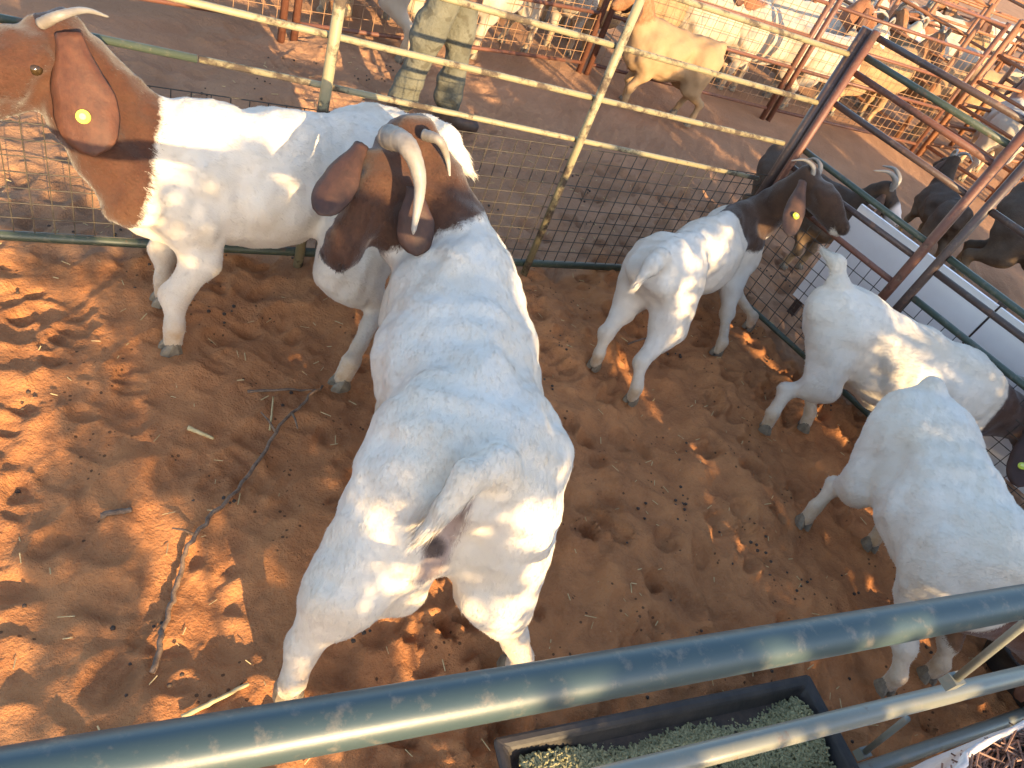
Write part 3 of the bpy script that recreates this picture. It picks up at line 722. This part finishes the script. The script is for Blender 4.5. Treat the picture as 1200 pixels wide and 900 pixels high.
for q in (r2, r4):
    V, F = boxm(q+Vector((0, 0, -.012)), nd_*.014, Vector((-nd_.y, nd_.x, 0))*.012, Vector((0, 0, .014))); mesh_obj('bracket', np_mesh('bracket', V, F), M['pipe_grey'], np_, False)
for t in (-1.22, 2.62):
    bar_obj('post', [Vector((a.x, a.y, -.03))+nd_*t, Vector((a.x, a.y, 1.10))+nd_*t], .024, M['pipe_teal'], np_, 14)

# ------------------------------------------------------------ feed troughs
def trough(o, d, L, Wd, H, label, group):
    """open rubber trough: o = inner far left rim corner on the ground, d along, width towards the camera"""
    o = Vector(o); o.z = 0; d = Vector((d[0], d[1], 0)).normalized(); w_ = Vector((d.y, -d.x, 0)); Zu = Vector((0, 0, 1))
    root = empty('feed_trough', o+d*L/2+w_*Wd/2, label, 'trough', group)
    def ringp(ins, z): return [o+d*ins+w_*ins+Zu*z, o+d*(L-ins)+w_*ins+Zu*z, o+d*(L-ins)+w_*(Wd-ins)+Zu*z, o+d*ins+w_*(Wd-ins)+Zu*z]
    rings = [ringp(.045, .0), ringp(.02, H*.6), ringp(-.004, H-.012), ringp(-.012, H), ringp(.010, H+.004), ringp(.022, H-.01), ringp(.055, .025)]
    V = [p for r in rings for p in r]; F = []
    for i in range(len(rings)-1):
        for k in range(4): F.append((i*4+k, i*4+(k+1) % 4, i*4+4+(k+1) % 4, i*4+4+k))
    F.append((3, 2, 1, 0)); q = (len(rings)-1)*4; F.append((q, q+1, q+2, q+3))
    ob = mesh_obj('tub', np_mesh('tub', V, F), M['rubber'], root, False)
    b = ob.modifiers.new('bevel', 'BEVEL'); b.width = .012; b.segments = 2
    # pellets heaped inside
    rng = random.Random(3); PV = []; PF = []; cnt = 14000
    for i in range(cnt):
        u = rng.uniform(.05, L-.05); v = rng.uniform(.04, Wd-.04)
        hgt = H*.74+.012*math.sin(u*13+v*20)+.018*math.sin(u*7+1)*math.cos(v*9)-.035*max(0, (v/Wd < .25)*(1-4*v/Wd))+rng.uniform(-.006, .006)
        c = o+d*u+w_*v+Zu*hgt; a = rng.uniform(0, 6.28); e = rng.uniform(-.6, .6)
        ax = (d*math.cos(a)+w_*math.sin(a))*math.cos(e)+Zu*math.sin(e); x, y = frame_of(ax); ln = rng.uniform(.006, .011); r0 = .0032
        b0 = len(PV)
        for t in (-1, 1):
            for k in range(5): PV.append(c+ax*ln*t+x*r0*math.cos(k*1.2566)+y*r0*math.sin(k*1.2566))
        for k in range(5): PF.append((b0+k, b0+(k+1) % 5, b0+5+(k+1) % 5, b0+5+k))
        PF.append(tuple(b0+4-k for k in range(5))); PF.append(tuple(b0+5+k for k in range(5)))
    fo = mesh_obj('feed_pellets', np_mesh('feed_pellets', PV, PF), M['pellet'], root, False); fo['kind'] = 'stuff'
    bedV = [o+d*.03+w_*.03+Zu*H*.60, o+d*(L-.03)+w_*.03+Zu*H*.60, o+d*(L-.03)+w_*(Wd-.03)+Zu*H*.60, o+d*.03+w_*(Wd-.03)+Zu*H*.60]
    mesh_obj('feed_bed', np_mesh('feed_bed', bedV, [(0, 1, 2, 3)]), M['dung'], root, False)
    return root
p0, p1 = at(582, 868, .105), at(948, 793, .105); dd = p1-p0
trough(p0, dd, Vector((dd.x, dd.y, 0)).length, .34, .105, 'long black rubber trough full of pale green pellets below the teal pipe', 'feed troughs')
p0, p1 = at(1160, 735, .13), at(1290, 690, .13); dd = p1-p0
trough(p0, dd, Vector((dd.x, dd.y, 0)).length+.5, .30, .13, 'black feed trough at the right edge beside the white goat', 'feed troughs')
print('fences', time.time()-T0)

# ------------------------------------------------------------ alley and pens beyond
def copy_tree(o, parent=None):
    c = o.copy(); C.objects.link(c)
    if parent is not None:
        c.parent = parent; c.matrix_parent_inverse = o.matrix_parent_inverse.copy()
    for ch in [k for k in bpy.data.objects if k.parent == o]: copy_tree(ch, c)
    return c
jn = [Vector((-3.4, 2.45, 0)), Vector((-1.95, 3.80, 0)), Vector((-.50, 5.36, 0)), Vector((.95, 6.32, 0)), Vector((2.45, 7.35, 0))]
lab = ['rusty panel across the alley at the upper left corner', 'rusty wire panel across the alley in front of the white goats', 'rusty wire panel across the alley behind the sunlit yellowish goat', 'rusty panel across the alley, ending beyond the corner post']
for i in range(4):
    d = (jn[i+1]-jn[i]); L = d.length; d.normalize()
    fence_panel(jn[i]+d*.035, d, L-.07, (.08, .42, .66, .90, 1.15), lab[i], M['pipe_rust'], 'rusty panels of the farther pens', (.08, .9), .022, .013, wmat=M['wire_rust'])
def far_panel(o, d, L, label, zs=(.10, .30, .50, .72, .95, 1.2)):
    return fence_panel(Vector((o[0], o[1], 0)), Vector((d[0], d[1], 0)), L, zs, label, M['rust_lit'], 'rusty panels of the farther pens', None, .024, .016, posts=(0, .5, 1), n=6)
M['rust_lit'] = mat_paint('sunlit_rusty_pipe', (.26, .105, .045, 1), (.16, .06, .028, 1), .55, .6)  # rust of the far bars, sunlit orange put into the colour
E2 = fdir
rows = [((1.75, 9.0), E2, 1.6, 'rusty barred panel behind the white goats over the corner post'),
        ((1.1, 8.5), RD, 1.5, 'rusty barred panel at the top edge left of the corner post'),
        ((3.0, 8.2), RD, 1.3, 'rusty barred panel dividing the nearer pens at the right'),
        ((2.9, 9.7), RD, 1.6, 'rusty barred panel dividing the middle pens at the right'),
        ((4.9, 10.2), E2, 1.7, 'rusty barred panel in the middle row by the right edge'),
        ((2.50, 7.35), RD, 1.5, 'rusty barred panel just beyond the corner post, upper right'),
        ((3.75, 6.45), RD, 1.6, 'rusty barred panel against the right edge, behind the dark goats'),
        ((2.55, 7.45), E2, 1.6, 'rusty barred panel behind the white goat legs at the upper right'),
        ((3.85, 8.45), E2, 1.7, 'rusty barred panel near the upper right edge, nearer row'),
        ((2.60, 10.3), E2, 1.8, 'rusty barred panel in the second far row, at its left end'),
        ((4.05, 11.45), E2, 1.8, 'rusty barred panel in the second far row, in the middle'),
        ((5.50, 12.6), E2, 1.8, 'rusty barred panel in the second far row, at its right end'),
        ((4.0, 11.4), RD, 2.2, 'rusty barred panel dividing the pens at the upper right'),
        ((3.6, 14.0), E2, 2.2, 'rusty barred panel in the farthest row, at its left end'),
        ((5.4, 15.4), E2, 2.2, 'rusty barred panel in the farthest row, in the middle'),
        ((7.2, 16.8), E2, 2.2, 'rusty barred panel in the farthest row, at its right end'),
        ((5.6, 12.7), RD, 2.2, 'rusty barred panel dividing the far pens near the right corner'),
        ((9.0, 18.3), E2, 2.4, 'rusty barred panel farthest away in the upper right corner')]
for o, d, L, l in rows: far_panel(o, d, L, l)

def bg_proto(coat, S, brown, ears, brown_amt=1.0, low=False, mz=False):
    z = .72*S
    pz, nz = ((z+.20*S, z+.06*S) if not low else (z-.14*S, z-.40*S))
    return goat('goat', 'x', 'goat', (-.36*S, 0, z-.02), (.32*S, 0, z), dict(rl=(-.38*S, .10*S, 0), rr=(-.30*S, -.10*S, 0), fl=(.30*S, .09*S, 0), fr=(.24*S, -.09*S, 0)),
       (.52*S, 0, pz), (.76*S, .02, nz), S=S, voxel=.015, fur=False, white_muzzle=mz, coat=coat, brown_at=brown, ears=ears, group='goats in the pens beyond', horns=True, brown_amt=brown_amt)[0]
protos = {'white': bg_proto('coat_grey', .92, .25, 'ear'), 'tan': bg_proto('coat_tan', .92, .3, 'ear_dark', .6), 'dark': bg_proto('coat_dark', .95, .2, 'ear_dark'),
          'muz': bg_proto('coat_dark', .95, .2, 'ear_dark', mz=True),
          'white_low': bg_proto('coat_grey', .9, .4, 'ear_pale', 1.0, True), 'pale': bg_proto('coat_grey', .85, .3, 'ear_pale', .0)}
spots = [('white', -1.72, 4.35, 165, 'white goat beyond the alley, its legs beside the person in olive trousers'),
 ('pale', -1.12, 5.02, -112, 'cream white goat facing the camera beyond the alley, right of the olive trousers'),
 ('tan', -.42, 6.05, 28, 'tan brown sheep-like goat behind the rusty double post at the top middle'),
 ('tan', .06, 5.28, 206, 'pale tan goat standing in the sun between two rails of the far panel'),
 ('pale', .30, 7.2, 200, 'white goat farther back above the sunlit tan goat'),
 ('white', .95, 7.75, 10, 'white goat with lowered head near the top, left of the corner post'),
 ('pale', 1.70, 8.3, 25, 'bluish white goat in shade just left of the top of the corner post'),
 ('tan', 2.25, 8.0, 150, 'tan goat between the top bars just right of the corner post'),
 ('white', 2.85, 9.7, 190, 'white goat in the sun under the top bar, right of the corner post'),
 ('dark', 2.08, 5.02, 100, 'small dark brown goat just above the white sheet, past the right fence'),
 ('dark', 2.62, 4.72, -30, 'blackish goat along the right edge above the white sheet'),
 ('white', 3.05, 7.5, 80, 'white goat near the right edge with only legs and side between the bars'),
 ('muz', .97, 4.0, -30, 'dark goat with pale muzzle just behind the corner post'),
 ('white', 4.6, 9.9, 30, 'white goat far back by the right edge among the rusty bars'),
 ('tan', 3.6, 12.1, 200, 'tan goat in the second far row among the rusty bars'),
 ('white', -2.9, 4.6, 40, 'white goat at the very top left behind the alley'),
 ('tan', -.15, 8.0, 10, 'tan goat at the top edge, right of the middle post')]
spots += [('pale', -2.35, 5.1, 75, 'pale goat cut by the top edge, left of the first yellow post'),
 ('white', -1.55, 5.75, 20, 'white goat cut by the top edge, right of the first yellow post'),
 ('tan', -1.0, 6.3, 160, 'tan goat cut by the top edge above the olive trousers'),
 ('white', .30, 6.55, 215, 'white goat close behind the rusty wire right of the middle post'),
 ('pale', 1.25, 7.15, 40, 'pale goat close behind the rusty double post left of the corner'),
 ('white', 1.25, 9.2, 190, 'white goat farther back at the top edge left of the corner post'),
 ('white', 1.9, 10.2, 60, 'white goat farther back at the top edge over the corner post'),
 ('tan', 3.2, 8.9, 20, 'tan goat between the rusty panels right of the corner post'),
 ('pale', 3.9, 9.3, 200, 'pale goat behind the nearer row of rusty panels at the right'),
 ('white', 3.1, 11.6, 15, 'white goat in front of the second far row of rusty bars'),
 ('tan', 5.3, 11.6, 180, 'tan goat near the right corner among the rusty bars'),
 ('white', 4.6, 14.2, 30, 'white goat in front of the farthest row of rusty bars'),
 ('white', 6.4, 14.6, 200, 'white goat far away near the upper right corner')]
spots += [('pale', -.85, 5.85, -70, 'pale goat facing the alley behind the wire, left of the rusty double post'),
 ('white', .75, 6.75, 205, 'white goat behind the wire between the double posts near the corner'),
 ('tan', 1.75, 7.55, 35, 'tan goat behind the wire close to the corner post'),
 ('pale', -2.0, 4.75, 10, 'pale goat behind the wire at the upper left')]
used = set()
for k, x, y, a, l in spots:
    o = protos[k] if k not in used else copy_tree(protos[k])
    used.add(k); o.scale = (1, 1, 1); o.location = (x, y, 0); o.rotation_euler = (0, 0, R(a)); o['label'] = l
    if 'pale muzzle' in l: o.scale = (.72, .72, .72)
    if 'small dark brown' in l: o.scale = (.62, .62, .62)
    if 'between two rails' in l: o.scale = (.84, .84, .84)
for k, o in protos.items():
    if k not in used:
        for ch in [c for c in bpy.data.objects if c.parent == o]: bpy.data.objects.remove(ch)
        bpy.data.objects.remove(o)

# white sheet fixed along the outside of the right fence
wb = empty('white_sheet', CO+RD*1.4+rnor*.30, 'long low white sheet standing just outside the right fence', 'board')
for i, (s0, s1) in enumerate(((.30, 1.02), (1.03, 1.75), (1.76, 2.5))):
    c = CO+rnor*.32+RD*((s0+s1)/2)+Vector((0, 0, .36)); V, F = boxm(c, RD*((s1-s0)/2), rnor*.008, Vector((0, 0, .27)))
    ob = mesh_obj('panel', np_mesh('panel', V, F), M['white_board'], wb, False)
for t in (.34, 1.025, 1.755, 2.46):
    c = CO+rnor*.35+RD*t+Vector((0, 0, .31)); V, F = boxm(c, RD*.02, rnor*.015, Vector((0, 0, .33))); mesh_obj('stake', np_mesh('stake', V, F), M['pipe_brown'], wb, False)

# person in olive trousers in the alley
def person(px, py, ang):
    root = empty('person', (px, py, 0), 'person in dappled olive trousers and jacket standing in the alley', 'person'); c, s_ = math.cos(ang), math.sin(ang)
    def q(x, y, z): return (px+x*c-y*s_, py+x*s_+y*c, z)
    def mk(name, lo, hi, mat, fn, vx=.012):
        s = SDF((px+lo[0], py+lo[1], lo[2]), (px+hi[0], py+hi[1], hi[2]), vx); fn(s); me, V = s.mesh(name)
        for a_ in ('x',): pass
        return mesh_obj(name, me, mat, root)
    def body(s):
        s.cone(q(0, 0, 1.36), q(.01, 0, 1.52), .055, .05); s.ell(q(.02, 0, 1.63), (.095*c, .095*s_, 0), (-.075*s_, .075*c, 0), (0, 0, .12), .03)
        s.cone(q(.10, 0, 1.62), q(.125, 0, 1.59), .012, .016, .02); s.cone(q(.09, 0, 1.555), q(.10, 0, 1.55), .02, .02, .02)
        s.cone(q(0, 0, 1.0), q(0, 0, 1.36), .10, .10)
        for g in (1, -1):
            s.cone(q(.01, .075*g, 1.62), q(.0, .085*g, 1.64), .018, .02, .01)
            s.cone(q(0, .19*g, 1.36), q(-.02, .23*g, 1.08), .04, .036); s.cone(q(-.02, .23*g, 1.08), q(.06, .22*g, .86), .034, .025); s.cone(q(.06, .22*g, .86), q(.08, .21*g, .79), .032, .034, .02)
            for i in range(4): s.cone(q(.06+.016*i, .21*g, .78), q(.065+.017*i, .20*g, .70+.006*abs(i-1.5)), .0095, .008, .006)
            s.cone(q(.10, .20*g, .81), q(.125, .19*g, .755), .011, .009, .006)
    def trousers(s):
        for g, st in ((1, .13), (-1, -.13)):
            s.cone(q(0, .08*g, .92), q(st*.55+.02, .085*g, .50), .095, .066, .03); s.cone(q(st*.55+.02, .085*g, .50), q(st, .09*g, .12), .064, .058, .02)
            for zf, rf in ((.16, .066), (.24, .062), (.47, .071), (.54, .070)): s.cone(q(st*(1-zf*.9)-.01, .088*g, zf), q(st*(1-zf*.9)+.012, .092*g, zf+.012), rf, rf*.96, .02)
        s.ell(q(0, 0, .95), (.12*c, .12*s_, 0), (-.165*s_, .165*c, 0), (0, 0, .13), .05)
    def jacket(s):
        s.ell(q(0, 0, 1.20), (.135*c, .135*s_, 0), (-.20*s_, .20*c, 0), (0, 0, .30), .05); s.cone(q(0, .17, 1.40), q(0, -.17, 1.40), .075, .075, .06); s.ell(q(0, 0, .95), (.14*c, .14*s_, 0), (-.19*s_, .19*c, 0), (0, 0, .12), .05)
        for g in (1, -1): s.cone(q(0, .19*g, 1.38), q(-.02, .235*g, 1.08), .068, .058, .04); s.cone(q(-.02, .235*g, 1.08), q(.05, .225*g, .90), .055, .045, .03)
    def boot(g, st):
        def fn(s):
            s.cone(q(st, .10*g, .16), q(st, .10*g, .06), .055, .055, .03); s.cone(q(st-.03, .10*g, .04), q(st+.15, .105*g, .035), .045, .04, .03)
        return fn
    mk('body', (-.35, -.35, .6), (.35, .35, 1.8), M['skin'], body, .007); mk('trousers', (-.4, -.4, .0), (.4, .4, 1.15), M['camo'], trousers); mk('jacket', (-.4, -.4, .75), (.4, .4, 1.6), M['camo'], jacket); mk('boot', (-.4, -.4, -.02), (.4, .4, .3), M['boot'], boot(1, .13)); mk('boot', (-.4, -.4, -.02), (.4, .4, .3), M['boot'], boot(-1, -.13))
    def hair(s): s.ell(q(-.012, 0, 1.675), (.10*c, .10*s_, 0), (-.082*s_, .082*c, 0), (0, 0, .095), .02)
    mk('hair', (-.2, -.2, 1.5), (.2, .2, 1.85), M['eye'], hair)
person(-1.02, 3.50, R(20))

# ------------------------------------------------------------ things lying on the sand
def gp(px, py, dz=0.0):
    p = at(px, py, 0); p.z = gz(p.x, p.y)+dz; return p
def branch(name, pts, r, label, mat, side=()):
    P = bez([gp(x, y, 0) for x, y in pts], 6); n = len(P); rad = [r[0]+(r[1]-r[0])*i/(n-1) for i in range(n)]
    zz = [gz(q.x, q.y) for q in P]
    for i, q in enumerate(P): q.z = max(zz[max(0, i-5):i+6])+r[0]*.6
    jit = .8 if n > 30 else .15
    for i in range(1, n-1): P[i] = P[i]+Vector((random.uniform(-1, 1), random.uniform(-1, 1), random.uniform(-.2, .6)))*r[0]*jit
    V, F = tube(P, rad, 7, wob=.15)
    o = mesh_obj(name, np_mesh(name, V, F), mat); tag(o, label, 'branch' if 'branch' in name else 'twig')
    for t, dx, dy in side:
        b = P[int(t*(n-1))]; q = b+Vector((dx, dy, .02)); V, F = tube([b, lerp(b, q, .5)+Vector((0, 0, .008)), q], [r[1]*1.1, r[1]*.8, r[1]*.4], 6); mesh_obj('side_twig', np_mesh('side_twig', V, F), mat, o)
branch('branch', [(178, 785), (190, 735), (205, 690), (217, 648), (245, 612), (282, 572), (322, 512), (352, 478), (378, 452)], (.0068, .0042), 'long thin dry branch lying on the sand left of the big buck', M['bark'], ((.75, -.07, .03), (.85, .05, -.06), (.45, -.05, -.02)))
branch('twig', [(290, 461), (330, 459), (372, 457)], (.005, .003), 'short dark twig beside the upper end of the long branch', M['bark'])
branch('twig', [(118, 606), (136, 603), (155, 600)], (.008, .006), 'short thick dark stick on the sand at the left', M['bark'])
branch('twig', [(213, 838), (250, 820), (292, 799)], (.006, .004), 'pale bare twig on the sand just above the teal pipe', M['straw'])
branch('twig', [(316, 505), (318, 488), (320, 466)], (.0035, .0025), 'pale yellow straw stalk standing out beside the branch', M['straw'])
branch('twig', [(220, 506), (236, 512), (250, 518)], (.007, .004), 'small pale chip of wood on a sunlit sand patch', M['straw'])
branch('twig', [(735, 405), (760, 398), (790, 402)], (.004, .003), 'thin twig on the sand behind the smaller goat', M['bark'])
# scattered straw bits and droppings
def scatter(name, n, mat, fn, seed):
    rng = random.Random(seed); V = []; F = []
    for i in range(n):
        x = rng.uniform(-1.9, 2.4); y = rng.uniform(.35, 4.0); fn(rng, Vector((x, y, gz(x, y))), V, F)
    o = mesh_obj(name, np_mesh(name, V, F), mat, None, name == 'droppings'); o['kind'] = 'stuff'; return o
def straw_bit(rng, p, V, F):
    a = rng.uniform(0, 6.28); d = Vector((math.cos(a), math.sin(a), rng.uniform(-.1, .25))); L = rng.uniform(.010, .035)
    v, f = tube([p+Vector((0, 0, .004)), p+d*L+Vector((0, 0, .004))], rng.uniform(.0008, .0018), 4); b = len(V); V += v; F += [tuple(i+b for i in q) for q in f]
def dropping(rng, p, V, F):
    for j in range(rng.randint(1, 5)):
        c = p+Vector((rng.uniform(-.05, .05), rng.uniform(-.05, .05), .004)); r = rng.uniform(.004, .0075); b = len(V)
        v = [c+Vector((x*r, y*r, z*r)) for x, y, z in ((1, 0, 0), (0, 1, 0), (-1, 0, 0), (0, -1, 0), (0, 0, 1), (0, 0, -1), (.6, .6, .5), (-.6, .6, .5), (-.6, -.6, .5), (.6, -.6, .5))]
        V += v; F += [tuple(i+b for i in q) for q in ((0, 1, 6), (1, 2, 7), (2, 3, 8), (3, 0, 9), (4, 6, 7), (4, 7, 8), (4, 8, 9), (4, 9, 6), (0, 6, 9), (1, 7, 6), (2, 8, 7), (3, 9, 8), (5, 1, 0), (5, 2, 1), (5, 3, 2), (5, 0, 3))]
scatter('straw_bits', 900, M['straw'], straw_bit, 4); scatter('droppings', 170, M['dung'], dropping, 9)

# woven sack leaning at the outside of the near panel, lower right corner
def sack():
    a_, b_ = at(1100, 902, .62), at(1215, 842, .62); d = (b_-a_).normalized(); w_ = Vector((d.y, -d.x, 0)); Zu = Vector((0, 0, 1)); V = []; F = []; n = 40; L = .55
    root = empty('feed_sack', (a_+d*.2+w_*.13)*1.0-Zu*.62, 'open pale feed sack with brown straw at the lower right corner', 'sack')
    prof = [(.0, .82), (.06, 1.0), (.3, 1.06), (.5, 1.0), (.6, .97), (.625, .99), (.615, .92), (.56, .86)]
    for i, (z, sc_) in enumerate(prof):
        for k in range(n):
            an = 2*math.pi*k/n; u = math.cos(an); v = math.sin(an); e = 3.2; u = math.copysign(abs(u)**(2/e), u); v = math.copysign(abs(v)**(2/e), v)
            wr = 1+.02*math.sin(k*2.3+i*1.1)+.015*math.sin(k*1.1-i)
            V.append(a_+d*(L/2-.05)+w_*.14+d*u*L/2*sc_*wr+w_*v*.15*sc_*wr+Zu*(z-.62+.008*math.sin(k*1.7)))
    for i in range(len(prof)-1):
        for k in range(n): F.append((i*n+k, i*n+(k+1) % n, i*n+n+(k+1) % n, i*n+n+k))
    F.append(tuple(reversed(range(n))))
    mesh_obj('bag', np_mesh('bag', V, F), M['sack'], root)
    rng = random.Random(2); PV = []; PF = []
    for i in range(1500):
        p = a_+d*rng.uniform(-.03, L-.07)+w_*rng.uniform(.01, .27)+Zu*rng.uniform(-.06, -.005); an = rng.gauss(0, .5); dr = (d*math.cos(an)+w_*math.sin(an)+Zu*rng.uniform(-.2, .2)); ln = rng.uniform(.03, .08)
        v, f = tube([p-dr*ln*.5, p+dr*ln*.5], .0022, 4, False); b = len(PV); PV += v; PF += [tuple(x+b for x in q) for q in f]
    so_ = mesh_obj('straw_filling', np_mesh('straw_filling', PV, PF), M['straw_brown'], root, False); so_['kind'] = 'stuff'
M['straw_brown'] = mat_simple('brown_straw', (.14, .065, .04, 1), (.36, .20, .13, 1), 40, .8)
sack()

# ------------------------------------------------------------ unseen bushes added on the sunny side to shade the pen
def bush(name, c, w_, h, seed, label, dens, zlo=.05):
    """added light blocker: short stems and a gappy crown of leaf clumps"""
    rng = random.Random(seed); root = empty(name, (c[0], c[1], 0), label, 'bush', 'unseen bushes added to shade the pen'); c = Vector((c[0], c[1], 0)); perp = Vector((-SUN_AZ.y, SUN_AZ.x, 0)).normalized(); al = SUN_AZ.normalized()
    V = []; F = []; SV = []; SF = []
    for i in range(dens):
        u = rng.uniform(-1, 1)*w_; z = zlo+(h-zlo)*rng.random()**.9*(1-.12*abs(u/w_)); q = c+perp*u+al*rng.uniform(-.25, .25)+Vector((0, 0, z)); r = rng.uniform(.06, .15)
        for j in range(int(95*(r/.1)**2)):
            v = Vector((rng.gauss(0, 1), rng.gauss(0, 1), rng.gauss(0, 1))).normalized()*r*rng.random()**.4; p = q+v
            a1 = Vector((rng.gauss(0, 1), rng.gauss(0, 1), rng.gauss(0, 1))).normalized(); x, y = frame_of(a1); s_ = rng.uniform(.022, .044); b = len(V)
            V += [p-x*s_, p+y*s_*.5, p+x*s_, p-y*s_*.5]; F.append((b, b+1, b+2, b+3))
        if i % (2 if zlo < 1 else 14) == 0:
            base = c+perp*rng.uniform(-.3, .3)*w_; v, f = tube([base, lerp(base, q, .5)+Vector((0, 0, .1)), q], [.018, .012, .005], 5); b = len(SV); SV += v; SF += [tuple(k+b for k in t) for t in f]
    cr = mesh_obj('crown', np_mesh('crown', V, F), M['leaf'], root, False); cr['kind'] = 'stuff'
    st = mesh_obj('stems', np_mesh('stems', SV, SF), M['bark'], root)
shade_bush_rows = [(-1.25, .34, 2.10, 34, 'sparse added shade bush at the left end of the bush row'), (-.50, .30, 1.95, 19, 'low gappy added shade bush, second from the left end of the bush row'),
             (.16, .24, 2.00, 15, 'narrow added shade bush left of the widest gap in the bush row'), (1.36, .40, 1.84, 80, 'dense added shade bush right of the widest gap in the bush row'),
             (2.05, .45, 2.10, 115, 'dense added shade bush in the middle of the bush row'), (2.85, .5, 2.26, 135, 'dense added shade bush, fourth from the right end of the bush row'),
             (3.8, .55, 2.30, 200, 'tall added shade bush, third from the right end of the bush row'), (4.8, .55, 2.35, 200, 'tall added shade bush, second from the right end of the bush row'),
             (5.8, .55, 2.40, 190, 'tall added shade bush at the right end of the bush row'),
             (.72, .32, 1.60, 36, 'low round added shade bush under the high crown in the widest gap', .2),
             (.66, .34, 2.03, 26, 'tall added shade bush with bare stems and a high crown in the widest gap', 1.82)]
for i, (u, bw, h, dens, l, *zl) in enumerate(shade_bush_rows):
    p = Vector((.70, -.71, 0))*3.35+Vector((.71, .70, 0))*u
    bush('added_shade_bush', (p.x, p.y), bw, h, 40+i, l, dens, *zl)
print('done', time.time()-T0)
